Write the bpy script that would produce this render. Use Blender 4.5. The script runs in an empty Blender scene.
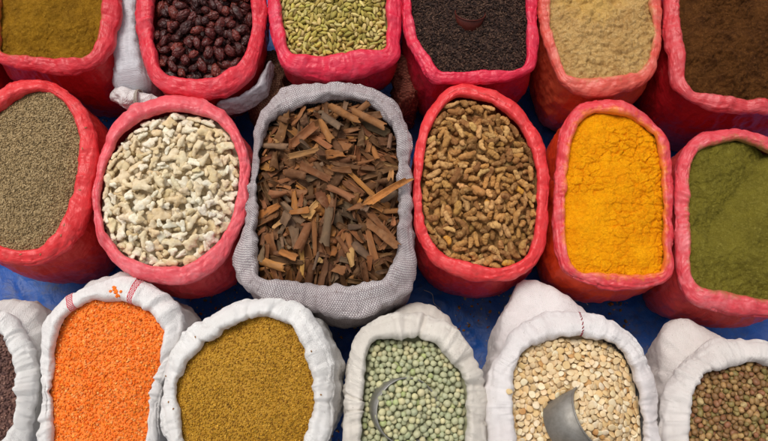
import bpy, bmesh, math, random
import numpy as np
from mathutils import Vector, Matrix
from mathutils.bvhtree import BVHTree

rng = np.random.default_rng(11)
random.seed(11)
scene = bpy.context.scene
col = scene.collection

# ------------------------------------------------------------------ scale and camera
H = 0.27                      # height of the sack rims above the tarpaulin (metres)
F = 754.0                     # focal length in units of a 768-wide picture
TH = math.radians(14.5)       # camera looks down, this far off vertical
DIST = 1.28
CAM = Vector((0.0, -DIST * math.sin(TH), H + DIST * math.cos(TH)))


def at(x, y, z=H):
    """Where the line of sight through the photo point (x, y) meets the height z."""
    dx, dy = (x - 384.0) / F, -(y - 220.5) / F
    c, s = math.cos(TH), math.sin(TH)
    d = Vector((dx, dy * c + s, dy * s - c))
    t = (z - CAM.z) / d.z
    return CAM + d * t


def atp(pts, z=H):
    return np.array([at(x, y, z)[:2] for x, y in pts])


def srgb(r, g, b):
    f = lambda c: (c / 255 / 12.92) if c / 255 <= 0.04045 else ((c / 255 + 0.055) / 1.055) ** 2.4
    return (f(r), f(g), f(b), 1.0)


# ------------------------------------------------------------------ noise in numpy
_perm = np.tile(np.random.default_rng(3).permutation(256), 3)
_grad = np.random.default_rng(4).normal(size=(256, 3))
_grad /= np.linalg.norm(_grad, axis=1)[:, None]


def noise(p):
    p = np.asarray(p, float)
    i = np.floor(p).astype(int)
    f = p - i
    i = i & 255
    u = f * f * f * (f * (f * 6 - 15) + 10)
    out = 0
    for dx in (0, 1):
        for dy in (0, 1):
            for dz in (0, 1):
                h = _perm[_perm[_perm[i[:, 0] + dx] + i[:, 1] + dy] + i[:, 2] + dz]
                g = _grad[h]
                v = g[:, 0] * (f[:, 0] - dx) + g[:, 1] * (f[:, 1] - dy) + g[:, 2] * (f[:, 2] - dz)
                w = (u[:, 0] if dx else 1 - u[:, 0]) * (u[:, 1] if dy else 1 - u[:, 1]) * (u[:, 2] if dz else 1 - u[:, 2])
                out = out + w * v
    return out * 1.6


def fbm(p, octaves=4, gain=0.5):
    p = np.asarray(p, float)
    a, s = 1.0, 0
    for k in range(octaves):
        s = s + a * noise(p * 2.03 ** k + 17.3 * k)
        a *= gain
    return s


def ridged(p, octaves=3, gain=0.5):
    a, s = 1.0, 0
    for k in range(octaves):
        s = s + a * (1 - np.abs(noise(p * 2.1 ** k + 9.7 * k)) * 2.2)
        a *= gain
    return s


def worley(x, y, seed=0):
    """F1, F2 and a random value of the nearest cell, unit cells."""
    ix, iy = np.floor(x).astype(int), np.floor(y).astype(int)
    f1 = np.full(x.shape, 9.0); f2 = f1.copy(); cid = np.zeros(x.shape)
    for dx in (-1, 0, 1):
        for dy in (-1, 0, 1):
            cx, cy = ix + dx, iy + dy
            h = _perm[_perm[(cx + seed) & 255] + (cy & 255)]
            h2 = _perm[h + 71]
            px, py = cx + _perm[h + 13] / 256, cy + h2 / 256
            d = np.hypot(px - x, py - y)
            near = d < f1
            f2 = np.where(near, f1, np.minimum(f2, d))
            cid = np.where(near, h / 256, cid)
            f1 = np.where(near, d, f1)
    return f1, f2, cid


# ------------------------------------------------------------------ mesh and tag helpers
def mesh_from(name, verts, faces, mat, smooth=True, uv=None, colr=None):
    """verts (N,3); faces an (M,k) array, or a list of such arrays (tris and quads)."""
    me = bpy.data.meshes.new(name)
    fl = faces if isinstance(faces, list) else [faces]
    fl = [np.asarray(f, np.int32) for f in fl if len(f)]
    me.vertices.add(len(verts))
    me.vertices.foreach_set('co', np.asarray(verts, np.float32).ravel())
    loops = np.concatenate([f.ravel() for f in fl])
    sizes = np.concatenate([np.full(len(f), f.shape[1], np.int32) for f in fl])
    starts = np.concatenate([[0], np.cumsum(sizes)[:-1]]).astype(np.int32)
    me.loops.add(len(loops))
    me.loops.foreach_set('vertex_index', loops)
    me.polygons.add(len(sizes))
    me.polygons.foreach_set('loop_start', starts)
    me.polygons.foreach_set('loop_total', sizes)
    me.polygons.foreach_set('use_smooth', np.full(len(sizes), smooth))
    if uv is not None:
        l = me.uv_layers.new(name='UVMap')
        l.data.foreach_set('uv', np.asarray(uv, np.float32)[loops].ravel())
    if colr is not None:
        a = me.color_attributes.new('tint', 'FLOAT_COLOR', 'POINT')
        c = np.ones((len(verts), 4), np.float32); c[:, :3] = colr
        a.data.foreach_set('color', c.ravel())
    me.update(calc_edges=True)
    me.validate()
    if mat is not None:
        me.materials.append(mat)
    return me


def link(name, me, parent=None):
    o = bpy.data.objects.new(name, me)
    col.objects.link(o)
    if parent is not None:
        o.parent = parent
    return o


def tag(o, label=None, cat=None, group=None, kind=None):
    if label: o['label'] = label
    if cat: o['category'] = cat
    if group: o['group'] = group
    if kind: o['kind'] = kind
    return o


def empty(name, loc):
    o = bpy.data.objects.new(name, None)
    o.empty_display_size = 0.05
    o.location = loc
    col.objects.link(o)
    return o


# ------------------------------------------------------------------ materials
class NT:
    def __init__(self, name):
        self.m = bpy.data.materials.new(name)
        self.m.use_nodes = True
        self.t = self.m.node_tree
        self.t.nodes.clear()
        self.out = self.n('ShaderNodeOutputMaterial')
        self.b = self.n('ShaderNodeBsdfPrincipled')
        self.l(self.b.outputs[0], self.out.inputs[0])

    def n(self, ty, **kw):
        nd = self.t.nodes.new(ty)
        for k, v in kw.items():
            setattr(nd, k, v)
        return nd

    def l(self, a, b):
        self.t.links.new(a, b)

    def inp(self, nd, key, v):
        s = nd.inputs[key]
        if hasattr(v, 'is_linked'):
            self.l(v, s)
        else:
            s.default_value = v

    def noise(self, vec, scale, detail=4, rough=0.55, dist=0.0):
        n = self.n('ShaderNodeTexNoise')
        self.inp(n, 'Vector', vec)
        n.inputs['Scale'].default_value = scale
        n.inputs['Detail'].default_value = detail
        n.inputs['Roughness'].default_value = rough
        n.inputs['Distortion'].default_value = dist
        return n.outputs['Fac']

    def math(self, op, a, b=0.0, c=None, clamp=False):
        n = self.n('ShaderNodeMath', operation=op, use_clamp=clamp)
        self.inp(n, 0, a); self.inp(n, 1, b)
        if c is not None: self.inp(n, 2, c)
        return n.outputs[0]

    def ramp(self, v, a, b, ca=0.0, cb=1.0):
        n = self.n('ShaderNodeMapRange')
        self.inp(n, 'Value', v)
        n.inputs['From Min'].default_value = a; n.inputs['From Max'].default_value = b
        n.inputs['To Min'].default_value = ca; n.inputs['To Max'].default_value = cb
        return n.outputs[0]

    def mix(self, f, a, b, blend='MIX'):
        n = self.n('ShaderNodeMix', data_type='RGBA', blend_type=blend)
        self.inp(n, 0, f); self.inp(n, 6, a); self.inp(n, 7, b)
        return n.outputs[2]

    def bump(self, h, strength, dist, normal=None):
        n = self.n('ShaderNodeBump')
        self.inp(n, 'Height', h)
        n.inputs['Strength'].default_value = strength
        n.inputs['Distance'].default_value = dist
        if normal is not None: self.l(normal, n.inputs['Normal'])
        return n.outputs[0]

    def coord(self, which='Object'):
        return self.n('ShaderNodeTexCoord').outputs[which]


def plastic(name, base, pale, body=False, rough=0.36, dust=None):
    """Crinkled woven plastic film: pale stress lines and painted highlights, glossy."""
    k = NT(name)
    P = k.coord('Object'); U = k.coord('UV')
    mp = k.n('ShaderNodeMapping')
    k.l(U, mp.inputs[0])
    mp.inputs['Rotation'].default_value = (0, 0, math.radians(38))
    mp.inputs['Scale'].default_value = (1, 2.6, 1)
    U2 = mp.outputs[0]
    big = k.noise(P, 14, 3)
    streak = k.noise(U2, 70, 6, 0.62, 0.7)
    fine = k.noise(U2, 240, 3, 0.6, 0.4)
    f = k.math('MULTIPLY', k.math('MAXIMUM', k.ramp(streak, 0.50, 0.66, 0, 0.7), k.ramp(k.noise(P, 48, 4, 0.6, 0.5), 0.46, 0.64, 0, 1)), k.ramp(big, 0.38, 0.6, 0.3, 1.0), clamp=True)
    c = k.mix(k.math('MULTIPLY', f, 0.3 if body else 0.6), base, pale)  # pale streaks: whitened film, plus highlights put into the colour
    c = k.mix(k.ramp(big, 0.35, 0.75, 0.0, 0.35), c, (base[0] * 0.7, base[1] * 0.55, base[2] * 0.6, 1))
    dirt = k.ramp(k.noise(P, 55, 6, 0.7), 0.6, 0.78, 0, 0.35)
    c = k.mix(dirt, c, (0.25, 0.13, 0.09, 1))
    if dust is not None:
        sv = k.n('ShaderNodeSeparateXYZ'); k.l(U, sv.inputs[0])
        e = k.math('ADD', sv.outputs[1], k.math('MULTIPLY', k.math('SUBTRACT', k.noise(P, 70, 5, 0.65), 0.5), 0.045))
        c = k.mix(k.ramp(e, 0.010, 0.024, 0.75, 0.0), c, dust)
    k.l(c, k.b.inputs['Base Color'])
    k.inp(k.b, 'Roughness', k.ramp(fine, 0.3, 0.7, rough - 0.06, rough + 0.16))
    k.b.inputs['Specular IOR Level'].default_value = 0.45
    # crumpled facets: two sizes of stretched cells, warped
    wr = k.n('ShaderNodeTexNoise'); k.l(U2, wr.inputs['Vector']); wr.inputs['Scale'].default_value = 45; wr.inputs['Detail'].default_value = 3
    ws = k.n('ShaderNodeVectorMath', operation='SCALE'); k.l(wr.outputs['Color'], ws.inputs[0]); ws.inputs['Scale'].default_value = 0.022
    wa = k.n('ShaderNodeVectorMath', operation='ADD'); k.l(U2, wa.inputs[0]); k.l(ws.outputs[0], wa.inputs[1])
    h = None
    for sc_, am in ((40, 1.0), (90, 0.45)):
        v = k.n('ShaderNodeTexVoronoi', feature='F1'); k.l(wa.outputs[0], v.inputs['Vector']); v.inputs['Scale'].default_value = sc_
        t = k.math('MULTIPLY', v.outputs['Distance'], am)
        h = t if h is None else k.math('ADD', h, t)
    b0 = k.bump(h, 0.24 if not body else 0.16, 0.006)
    b1 = k.bump(streak, 0.16, 0.003, b0)
    # the tape weave under the film
    sx = k.n('ShaderNodeSeparateXYZ'); k.l(U, sx.inputs[0])
    wv = k.math('MULTIPLY', k.math('SINE', k.math('MULTIPLY', sx.outputs[0], 2600.0)),
                k.math('SINE', k.math('MULTIPLY', sx.outputs[1], 2600.0)))
    b2 = k.bump(k.math('ADD', fine, k.math('MULTIPLY', wv, 0.10)), 0.18, 0.0012, b1)
    k.l(b2, k.b.inputs['Normal'])
    return k.m


def cotton(name, base, stain=(0.36, 0.31, 0.25, 1), stripes=None, stain_amt=0.5, thread=2300.0):
    k = NT(name)
    P = k.coord('Object'); U = k.coord('UV')
    sx = k.n('ShaderNodeSeparateXYZ'); k.l(U, sx.inputs[0])
    a = k.math('SINE', k.math('MULTIPLY', sx.outputs[0], thread))
    b = k.math('SINE', k.math('MULTIPLY', sx.outputs[1], thread))
    wv = k.math('MULTIPLY', a, b)
    big = k.noise(P, 9, 5, 0.6)
    mid = k.noise(P, 60, 5, 0.65)
    spk = k.noise(P, 330, 2, 0.5)
    c = k.mix(k.ramp(big, 0.42, 0.75, 0, stain_amt), base, stain)
    c = k.mix(k.ramp(mid, 0.5, 0.8, 0, 0.4), c, (base[0] * 0.74, base[1] * 0.71, base[2] * 0.70, 1))
    c = k.mix(k.ramp(spk, 0.70, 0.76, 0, 0.6), c, (0.20, 0.14, 0.08, 1))
    c = k.mix(k.ramp(wv, -1, 1, 0.0, 0.14), c, (base[0] * 0.6, base[1] * 0.58, base[2] * 0.58, 1))
    if stripes:
        for u0, hw in stripes:
            d = k.math('ABSOLUTE', k.math('SUBTRACT', sx.outputs[0], u0))
            m = k.math('LESS_THAN', d, hw)
            chk = k.math('MULTIPLY', k.math('SINE', k.math('MULTIPLY', sx.outputs[0], 2 * math.pi / 0.0034)),
                         k.math('SINE', k.math('MULTIPLY', sx.outputs[1], 2 * math.pi / 0.0052)))
            edge = k.math('GREATER_THAN', d, hw - 0.0013)
            m = k.math('MULTIPLY', m, k.math('MAXIMUM', k.ramp(chk, -0.25, 0.1, 0.15, 0.95), k.math('MULTIPLY', edge, 0.95)))
            c = k.mix(m, c, srgb(205, 45, 70))
    k.l(c, k.b.inputs['Base Color'])
    k.b.inputs['Roughness'].default_value = 0.88
    k.b.inputs['Specular IOR Level'].default_value = 0.2
    k.b.inputs['Sheen Weight'].default_value = 0.1
    fold = k.noise(P, 46, 5, 0.6, 0.8)
    mp = k.n('ShaderNodeMapping'); k.l(U, mp.inputs[0])
    mp.inputs['Rotation'].default_value = (0, 0, math.radians(-14)); mp.inputs['Scale'].default_value = (1.0, 0.28, 1)
    cr = k.noise(mp.outputs[0], 75, 4, 0.6, 1.2)
    cr = k.math('ABSOLUTE', k.math('SUBTRACT', cr, 0.5))
    b0 = k.bump(cr, 0.4, 0.008)
    b1 = k.bump(fold, 0.45, 0.005, b0)
    b2 = k.bump(k.math('ADD', wv, k.math('MULTIPLY', k.noise(P, 900, 2), 1.5)), 0.45, 0.0008, b1)
    k.l(b2, k.b.inputs['Normal'])
    return k.m


def burlap(name, light, dark, pitch=0.0034, gap=0.75):
    """Coarse plain weave: over-under threads in two tones."""
    k = NT(name)
    P = k.coord('Object'); U = k.coord('UV')
    wob = k.n('ShaderNodeTexNoise'); k.l(U, wob.inputs['Vector']); wob.inputs['Scale'].default_value = 60
    sc = k.n('ShaderNodeVectorMath', operation='SCALE'); k.l(wob.outputs['Color'], sc.inputs[0]); sc.inputs['Scale'].default_value = pitch * 0.8
    ad = k.n('ShaderNodeVectorMath', operation='ADD'); k.l(U, ad.inputs[0]); k.l(sc.outputs[0], ad.inputs[1])
    sx = k.n('ShaderNodeSeparateXYZ'); k.l(ad.outputs[0], sx.inputs[0])
    w = math.pi / pitch
    a = k.math('SINE', k.math('MULTIPLY', sx.outputs[0], w))
    b = k.math('SINE', k.math('MULTIPLY', sx.outputs[1], w))
    s = k.math('MULTIPLY', a, b)                       # checker of overs and unders
    thr = k.math('ABSOLUTE', s)
    big = k.noise(P, 16, 4)
    lt = k.mix(k.ramp(s, -0.15, 0.15), dark, light)
    c = k.mix(k.ramp(thr, 0.05, 0.3, gap, 0.0), lt, (dark[0] * 0.45, dark[1] * 0.4, dark[2] * 0.4, 1))
    c = k.mix(k.ramp(big, 0.4, 0.75, 0, 0.45), c, (dark[0] * 0.9, dark[1] * 0.75, dark[2] * 0.7, 1))
    for ax_ in (0, 1):                                  # single threads darker, thicker or paler than their neighbours
        mp = k.n('ShaderNodeMapping'); k.l(ad.outputs[0], mp.inputs[0])
        mp.inputs['Scale'].default_value = (420, 14, 1) if ax_ == 0 else (14, 420, 1)
        c = k.mix(k.ramp(k.noise(mp.outputs[0], 1.0, 2), 0.5, 0.72, 0, 0.55), c, (dark[0] * 0.8, dark[1] * 0.72, dark[2] * 0.7, 1))
    c = k.mix(k.ramp(k.noise(P, 120, 3), 0.58, 0.8, 0, 0.6), c, (0.17, 0.10, 0.07, 1))
    k.l(c, k.b.inputs['Base Color'])
    k.b.inputs['Roughness'].default_value = 0.82
    k.b.inputs['Specular IOR Level'].default_value = 0.25
    b1 = k.bump(k.noise(P, 50, 4, 0.6, 0.5), 0.5, 0.005)
    k.l(k.bump(thr, 0.8, 0.0012, b1), k.b.inputs['Normal'])
    return k.m


def grain_mat(name, rough=0.6, spec=0.4, spots=None, spot_amt=0.4, scale=260, bump=0.4, bdist=0.001, from_attr=False, stretch=None, dust=None):
    """Colour comes from the object (individual grains) or the per-grain tint (a mass of grains)."""
    k = NT(name)
    P = k.coord('Object')
    if from_attr:
        a = k.n('ShaderNodeAttribute', attribute_name='tint'); c0 = a.outputs['Color']
    else:
        oi = k.n('ShaderNodeObjectInfo'); c0 = oi.outputs['Color']
        ad = k.n('ShaderNodeVectorMath', operation='ADD'); k.l(P, ad.inputs[0])
        cb = k.n('ShaderNodeCombineXYZ'); k.l(oi.outputs['Random'], cb.inputs[0]); k.l(oi.outputs['Random'], cb.inputs[2])
        k.l(cb.outputs[0], ad.inputs[1]); P = ad.outputs[0]
    Q = P
    if stretch and not from_attr:
        mp = k.n('ShaderNodeMapping'); k.l(P, mp.inputs[0]); mp.inputs['Scale'].default_value = stretch; Q = mp.outputs[0]
    n1 = k.noise(Q, scale, 5, 0.62)
    n2 = k.noise(P, scale * 0.3, 3, 0.5)
    c = c0
    if spots is not None:
        c = k.mix(k.ramp(n1, 0.45, 0.68, 0, spot_amt), c, spots)
    c = k.mix(k.ramp(n2, 0.35, 0.7, 0, 0.35), c, k.mix(1.0, c, (0.62, 0.58, 0.55, 1), 'MULTIPLY'))
    if dust is not None:
        c = k.mix(k.ramp(k.noise(P, scale * 0.7, 4), 0.5, 0.75, 0, 0.5), c, dust)
    k.l(c, k.b.inputs['Base Color'])
    k.b.inputs['Roughness'].default_value = rough
    k.b.inputs['Specular IOR Level'].default_value = spec
    k.l(k.bump(n1, bump, bdist), k.b.inputs['Normal'])
    return k.m


def powder_mat(name, base, dark, light, rough=0.95, scale=420, patch=None):
    k = NT(name)
    P = k.coord('Object')
    n1 = k.noise(P, scale, 4, 0.65)
    n2 = k.noise(P, 36, 5, 0.6)
    n3 = k.noise(P, 130, 4, 0.6)
    c = k.mix(k.ramp(n2, 0.38, 0.68), base, dark)
    c = k.mix(k.ramp(n3, 0.5, 0.75, 0, 0.6), c, light)
    c = k.mix(k.ramp(n1, 0.50, 0.70, 0, 0.75), c, (dark[0] * 0.85, dark[1] * 0.8, dark[2] * 0.72, 1))
    c = k.mix(k.ramp(k.noise(P, scale * 0.8, 2), 0.58, 0.7, 0, 0.7), c, light)
    if patch is not None:                  # a spill of another powder
        (px, py, pr, pc) = patch
        g = k.n('ShaderNodeNewGeometry')
        d = k.n('ShaderNodeVectorMath', operation='DISTANCE'); k.l(g.outputs['Position'], d.inputs[0]); d.inputs[1].default_value = (px, py, H)
        f = k.math('ADD', d.outputs['Value'], k.math('MULTIPLY', k.math('SUBTRACT', n2, 0.5), 0.10))
        c = k.mix(k.ramp(f, pr * 0.5, pr, 0.45, 0.0), c, pc)
    k.l(c, k.b.inputs['Base Color'])
    k.b.inputs['Roughness'].default_value = rough
    k.b.inputs['Specular IOR Level'].default_value = 0.12
    k.l(k.bump(k.math('ADD', n1, k.math('MULTIPLY', n3, 1.5)), 0.9, 0.0030), k.b.inputs['Normal'])
    return k.m


def metal_mat(name, base, rough):
    k = NT(name)
    P = k.coord('Object')
    n = k.noise(P, 60, 6, 0.65)
    k.l(k.mix(k.ramp(n, 0.4, 0.7, 0, 0.6), base, (base[0] * 0.55, base[1] * 0.53, base[2] * 0.5, 1)), k.b.inputs['Base Color'])
    k.b.inputs['Metallic'].default_value = 0.75
    k.inp(k.b, 'Roughness', k.ramp(n, 0.3, 0.7, rough, rough + 0.2))
    k.l(k.bump(k.noise(P, 160, 4), 0.15, 0.001), k.b.inputs['Normal'])
    return k.m


def plain_mat(name, base, rough=0.8, scale=120, var=0.5):
    k = NT(name)
    P = k.coord('Object')
    n = k.noise(P, scale, 4)
    k.l(k.mix(k.ramp(n, 0.35, 0.7, 0, var), base, (base[0] * 0.5, base[1] * 0.48, base[2] * 0.45, 1)), k.b.inputs['Base Color'])
    k.b.inputs['Roughness'].default_value = rough
    k.b.inputs['Specular IOR Level'].default_value = 0.3
    k.l(k.bump(n, 0.5, 0.002), k.b.inputs['Normal'])
    return k.m


# ------------------------------------------------------------------ outlines
def spline(pts, n=900):
    """Closed centripetal-ish Catmull-Rom through pts, n samples."""
    p = np.asarray(pts, float)
    m = len(p)
    t = np.linspace(0, m, n, endpoint=False)
    i = np.floor(t).astype(int); f = (t - i)[:, None]
    a, b, c, d = p[(i - 1) % m], p[i % m], p[(i + 1) % m], p[(i + 2) % m]
    return 0.5 * ((2 * b) + (c - a) * f + (2 * a - 5 * b + 4 * c - d) * f * f + (3 * b - a - 3 * c + d) * f ** 3)


class Outline:
    """A star-shaped closed curve about a centre, looked up by angle."""
    def __init__(self, pts, cen):
        s = spline(pts) - cen
        ang = np.arctan2(s[:, 1], s[:, 0]); r = np.hypot(s[:, 0], s[:, 1])
        o = np.argsort(ang)
        self.a = np.concatenate([ang[o] - 2 * np.pi, ang[o], ang[o] + 2 * np.pi])
        rr = r[o]
        ker = np.ones(7) / 7
        rr = np.convolve(np.concatenate([rr[-3:], rr, rr[:3]]), ker, 'valid')
        self.r = np.tile(rr, 3)
        self.cen = np.asarray(cen)

    def R(self, ang):
        return np.interp(ang, self.a, self.r)

    def at(self, ang):
        r = self.R(ang)
        return self.cen + np.stack([np.cos(ang) * r, np.sin(ang) * r], -1)

    def norm_radius(self, x, y):
        dx, dy = x - self.cen[0], y - self.cen[1]
        return np.hypot(dx, dy) / self.R(np.arctan2(dy, dx))

    def edge_dist(self, x, y):
        dx, dy = x - self.cen[0], y - self.cen[1]
        return self.R(np.arctan2(dy, dx)) - np.hypot(dx, dy)


# ------------------------------------------------------------------ sacks
SACKS = {}


def make_sack(key, label, inner, outer, style, rim_mat, body_mat, dz=0.0, lumps=(), hfac=0.8, bulge=0.004, taper=0.03, tap0=0.45, seed=0, group=None, N=520):
    zr = H + dz
    po = atp(outer, zr); pi = atp(inner, zr)
    cen = pi.mean(0)
    O, I = Outline(po, cen), Outline(pi, cen)
    # angles spaced evenly along the outer curve
    aa = np.linspace(-np.pi, np.pi, 4001)
    q = O.at(aa); L = np.concatenate([[0], np.cumsum(np.hypot(*np.diff(q, axis=0).T))])
    per = L[-1]
    ang = np.interp(np.linspace(0, per, N, endpoint=False), L, aa)
    ri, ro = I.R(ang), O.R(ang)
    wob = np.stack([np.cos(ang) * per / 6.283, np.sin(ang) * per / 6.283, np.full(N, seed * 5.3)], -1)
    wa = 0.0030 if style != 'plastic' else 0.0016
    ri = ri + wa * fbm(wob * 28, 3); ro = ro + 0.7 * wa * fbm(wob * 24 + 40, 3)
    ro = np.maximum(ro, ri + 0.008)
    mid, half = (ri + ro) / 2, (ro - ri) / 2
    half_s = half
    d = np.stack([np.cos(ang), np.sin(ang)], -1)
    uu = np.linspace(0, per, N, endpoint=False)
    root = empty('spice_sack', (cen[0], cen[1], 0.0))
    tag(root, label, 'sack', group)

    # ---- the rolled rim
    phi = np.radians(np.linspace(222, -62, 34))
    hz = np.clip(half * hfac * (1.0 if style == 'plastic' else 1.15), 0.008, 0.018)
    sup = lambda v: np.sign(v) * np.abs(v) ** 0.80
    # the roll sags and rises along its length
    ring3 = np.stack([np.cos(ang) * 3, np.sin(ang) * 3, np.full(N, seed * 3.1)], -1)
    sag = 0.006 * fbm(ring3 * 1.2, 3)
    X = mid[:, None] + half_s[:, None] * sup(np.cos(phi))[None]
    Z = zr + sag[:, None] + hz[:, None] * sup(np.sin(phi))[None]
    nx, nz = np.cos(phi)[None] * np.ones_like(X), np.sin(phi)[None] * np.ones_like(X)
    lean = 0.45 if style == 'plastic' else 0.60          # the cuff slopes down and outwards
    Z = Z - lean * hz[:, None] * np.clip((X - mid[:, None]) / half_s[:, None], -0.6, 1)
    P = np.stack([d[:, 0, None] * X, d[:, 1, None] * X, Z], -1)
    arc = (np.cumsum(np.concatenate([[0], np.hypot(np.diff(X.mean(0)), np.diff(Z.mean(0)))])))[None] * np.ones_like(X)
    U = uu[:, None] * np.ones_like(X)
    flat = P.reshape(-1, 3)
    off = np.array([0, 0, seed * 7.7])
    # folded coordinates: creases run across the roll on a slant that wanders
    ringU = np.stack([np.cos(ang) * per / 6.283, np.sin(ang) * per / 6.283], -1)
    slant = 0.9 * noise(np.stack([ringU[:, 0] * 9, ringU[:, 1] * 9, np.full(N, seed + 2.2)], -1))
    au = ang[:, None] + (slant[:, None] * (arc - arc.mean())) / (per / 6.283)
    fx = np.cos(au) * per / 6.283; fy = np.sin(au) * per / 6.283
    Cc = np.stack([fx, fy, arc * 0.35], -1).reshape(-1, 3)
    if style == 'plastic':
        disp = 0.0032 * fbm(flat * 20 + off, 3) + 0.0006 * (ridged(Cc * 44 + off, 3) - 1.0)
        rg = np.random.default_rng(seed + 70); g = 0
        arn = arc / arc.max()
        for a0 in rg.uniform(-np.pi, np.pi, 30):             # sharp little pleats, each slanting its own way
            tl = rg.choice([-1, 1]) * rg.uniform(0.15, 0.9); c0 = rg.uniform(0.3, 0.9); wl = rg.uniform(0.12, 0.35)
            dd = (ang[:, None] - a0 - tl * (arn - 0.5) + np.pi) % (2 * np.pi) - np.pi
            g = g + rg.choice([-1, -1, 1]) * rg.uniform(0.0006, 0.0020) * np.exp(-np.abs(dd) / rg.uniform(0.010, 0.04)) * np.exp(-((arn - c0) / wl) ** 2)
        disp = disp + g.ravel()
    elif style == 'burlap':
        disp = 0.0080 * fbm(flat * 19 + off, 3) + 0.0024 * (ridged(Cc * 24 + off, 2) - 1.0)
    else:
        disp = 0.0052 * fbm(flat * 17 + off, 3) + 0.0011 * (ridged(Cc * 34 + off, 3) - 1.0) + 0.0005 * noise(flat * 120 + off)
        g = 0                                            # deep gathers where the cloth bunches up
        rg = np.random.default_rng(seed + 40)
        for a0 in rg.uniform(-np.pi, np.pi, 7):
            dd = (au - a0 + np.pi) % (2 * np.pi) - np.pi
            w = rg.uniform(0.018, 0.045)
            g = g - rg.uniform(0.002, 0.0055) * np.exp(-(dd / w) ** 2) + 0.5 * rg.uniform(0.001, 0.004) * np.exp(-((dd - 2.1 * w) / w) ** 2)
        g = g * np.clip(nz * 0.6 + 0.6, 0, 1)
        arn = arc / arc.max()
        for a0 in rg.uniform(-np.pi, np.pi, 40):
            tl = rg.uniform(-0.25, 0.25); c0 = rg.uniform(0.25, 0.95); wl = rg.uniform(0.12, 0.35)
            dd = (ang[:, None] - a0 - tl * (arn - 0.5) + np.pi) % (2 * np.pi) - np.pi
            g = g + rg.choice([-1, -1, 1]) * rg.uniform(0.0010, 0.0030) * np.exp(-np.abs(dd) / rg.uniform(0.012, 0.04)) * np.exp(-((arn - c0) / wl) ** 2)
        disp = disp + g.ravel()
    arn = arc / arc.max()
    rl = np.random.default_rng(seed + 130)
    lf = 0
    for q_ in range(3):
        o_ = rl.uniform(0, 50)
        c_ = (0.42 + 0.17 * q_ + 0.16 * noise(np.stack([ringU[:, 0] * 16 + o_, ringU[:, 1] * 16, np.full(N, o_)], -1)))[:, None]
        m_ = np.clip(0.2 + 1.6 * noise(np.stack([ringU[:, 0] * 13, ringU[:, 1] * 13 + o_, np.full(N, 3 + o_)], -1)), 0, 1)[:, None]
        e_ = arn - c_
        lf = lf + m_ * (0.0022 * np.exp(-np.abs(e_) / 0.05) * np.sign(e_) * 1.0 - 0.0010 * np.exp(-np.abs(e_) / 0.02))
    disp = disp + lf.ravel() * (1.0 if style == 'plastic' else 1.25)
    disp = disp.reshape(X.shape)
    # keep it quiet deep inside the sack
    P[..., 0] += d[:, 0, None] * nx * disp; P[..., 1] += d[:, 1, None] * nx * disp; P[..., 2] += nz * disp
    K = len(phi)
    a = np.arange(N); b = (a + 1) % N
    j = np.arange(K - 1)
    qd = np.stack([a[:, None] * K + j, b[:, None] * K + j, b[:, None] * K + j + 1, a[:, None] * K + j + 1], -1)[..., ::-1].reshape(-1, 4)
    uv = np.stack([U, arc], -1).reshape(-1, 2)
    me = mesh_from('rolled_rim', P.reshape(-1, 3), qd, rim_mat, uv=uv)
    rim = link('rolled_rim', me, root)

    # ---- the body: from inside, under the roll, down to the ground
    tv = np.linspace(0, 1, 40)
    tk = 0.35 if style == 'plastic' else 0.70
    start_r = mid + half * tk; start_z = zr + sag - hz * (0.95 if style == 'plastic' else 1.0)
    lump = np.zeros(N)
    for (lx, ly, amp, sig) in lumps:
        t = at(lx, ly, zr); la = math.atan2(t.y - cen[1], t.x - cen[0])
        dd = (ang - la + np.pi) % (2 * np.pi) - np.pi
        lump += amp * np.exp(-(dd / math.radians(sig)) ** 2)
    prof = (half * (0.88 - tk))[:, None] * np.clip((tv - 0.04) * 5, 0, 1)[None] + bulge * np.sin(np.pi * np.clip(tv * 1.15, 0, 1))[None] \
        - taper * np.clip((tv - tap0) / (1 - tap0), 0, 1)[None] ** 1.6 - (0.03 * np.clip((tv - 0.93) / 0.07, 0, 1) ** 2)[None]
    lp = np.clip((tv + 0.015) / 0.15, 0, 1); lp = lp * lp * (3 - 2 * lp) * (1 - 0.75 * np.clip((tv - 0.2) / 0.8, 0, 1))
    Xb = start_r[:, None] + prof + lump[:, None] * lp[None]
    Zb = start_z[:, None] * (1 - tv)[None] + 0.004 * tv[None]
    Pb = np.stack([d[:, 0, None] * Xb, d[:, 1, None] * Xb, Zb], -1)
    fb = Pb.reshape(-1, 3)
    fold = np.stack([np.cos(ang)[:, None] * per / 6.283 * np.ones_like(Xb), np.sin(ang)[:, None] * per / 6.283 * np.ones_like(Xb), Zb * 0.45], -1).reshape(-1, 3)
    amp = 0.007 if style != 'plastic' else 0.005
    db = amp * fbm(fold * 13 + off, 3) + 0.0018 * (ridged(fold * 40 + off, 2) - 1)
    if style == 'cloth':
        db += 0.0030 * (ridged(fold * np.array([1, 1, 0.6]) * 20 + off, 3) - 1.1) + 0.003 * fbm(fb * 24 + off, 3)
    if style == 'plastic':
        db += 0.0012 * (ridged(fb * 60 + off, 2) - 1)
    db = db.reshape(Xb.shape) * np.clip(tv * 8, 0.15, 1)[None]
    Pb[..., 0] += d[:, 0, None] * db; Pb[..., 1] += d[:, 1, None] * db
    Pb[..., 2] += 0.35 * db * (tv < 0.9)
    Pb[..., 2] = np.maximum(Pb[..., 2], 0.003)
    # lining inside the mouth, down below the contents
    li = np.linspace(0, 1, 5)[:, None]
    Pl = []
    for s in (1.0, 0.5, 0.0):
        r_ = (mid - half * 0.55) * s + (start_r) * (1 - s)
        Pl.append(np.stack([d[:, 0] * r_, d[:, 1] * r_, start_z - 0.10 * s ** 2 - 0.004], -1))
    Pl = np.stack(Pl, 1)
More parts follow.
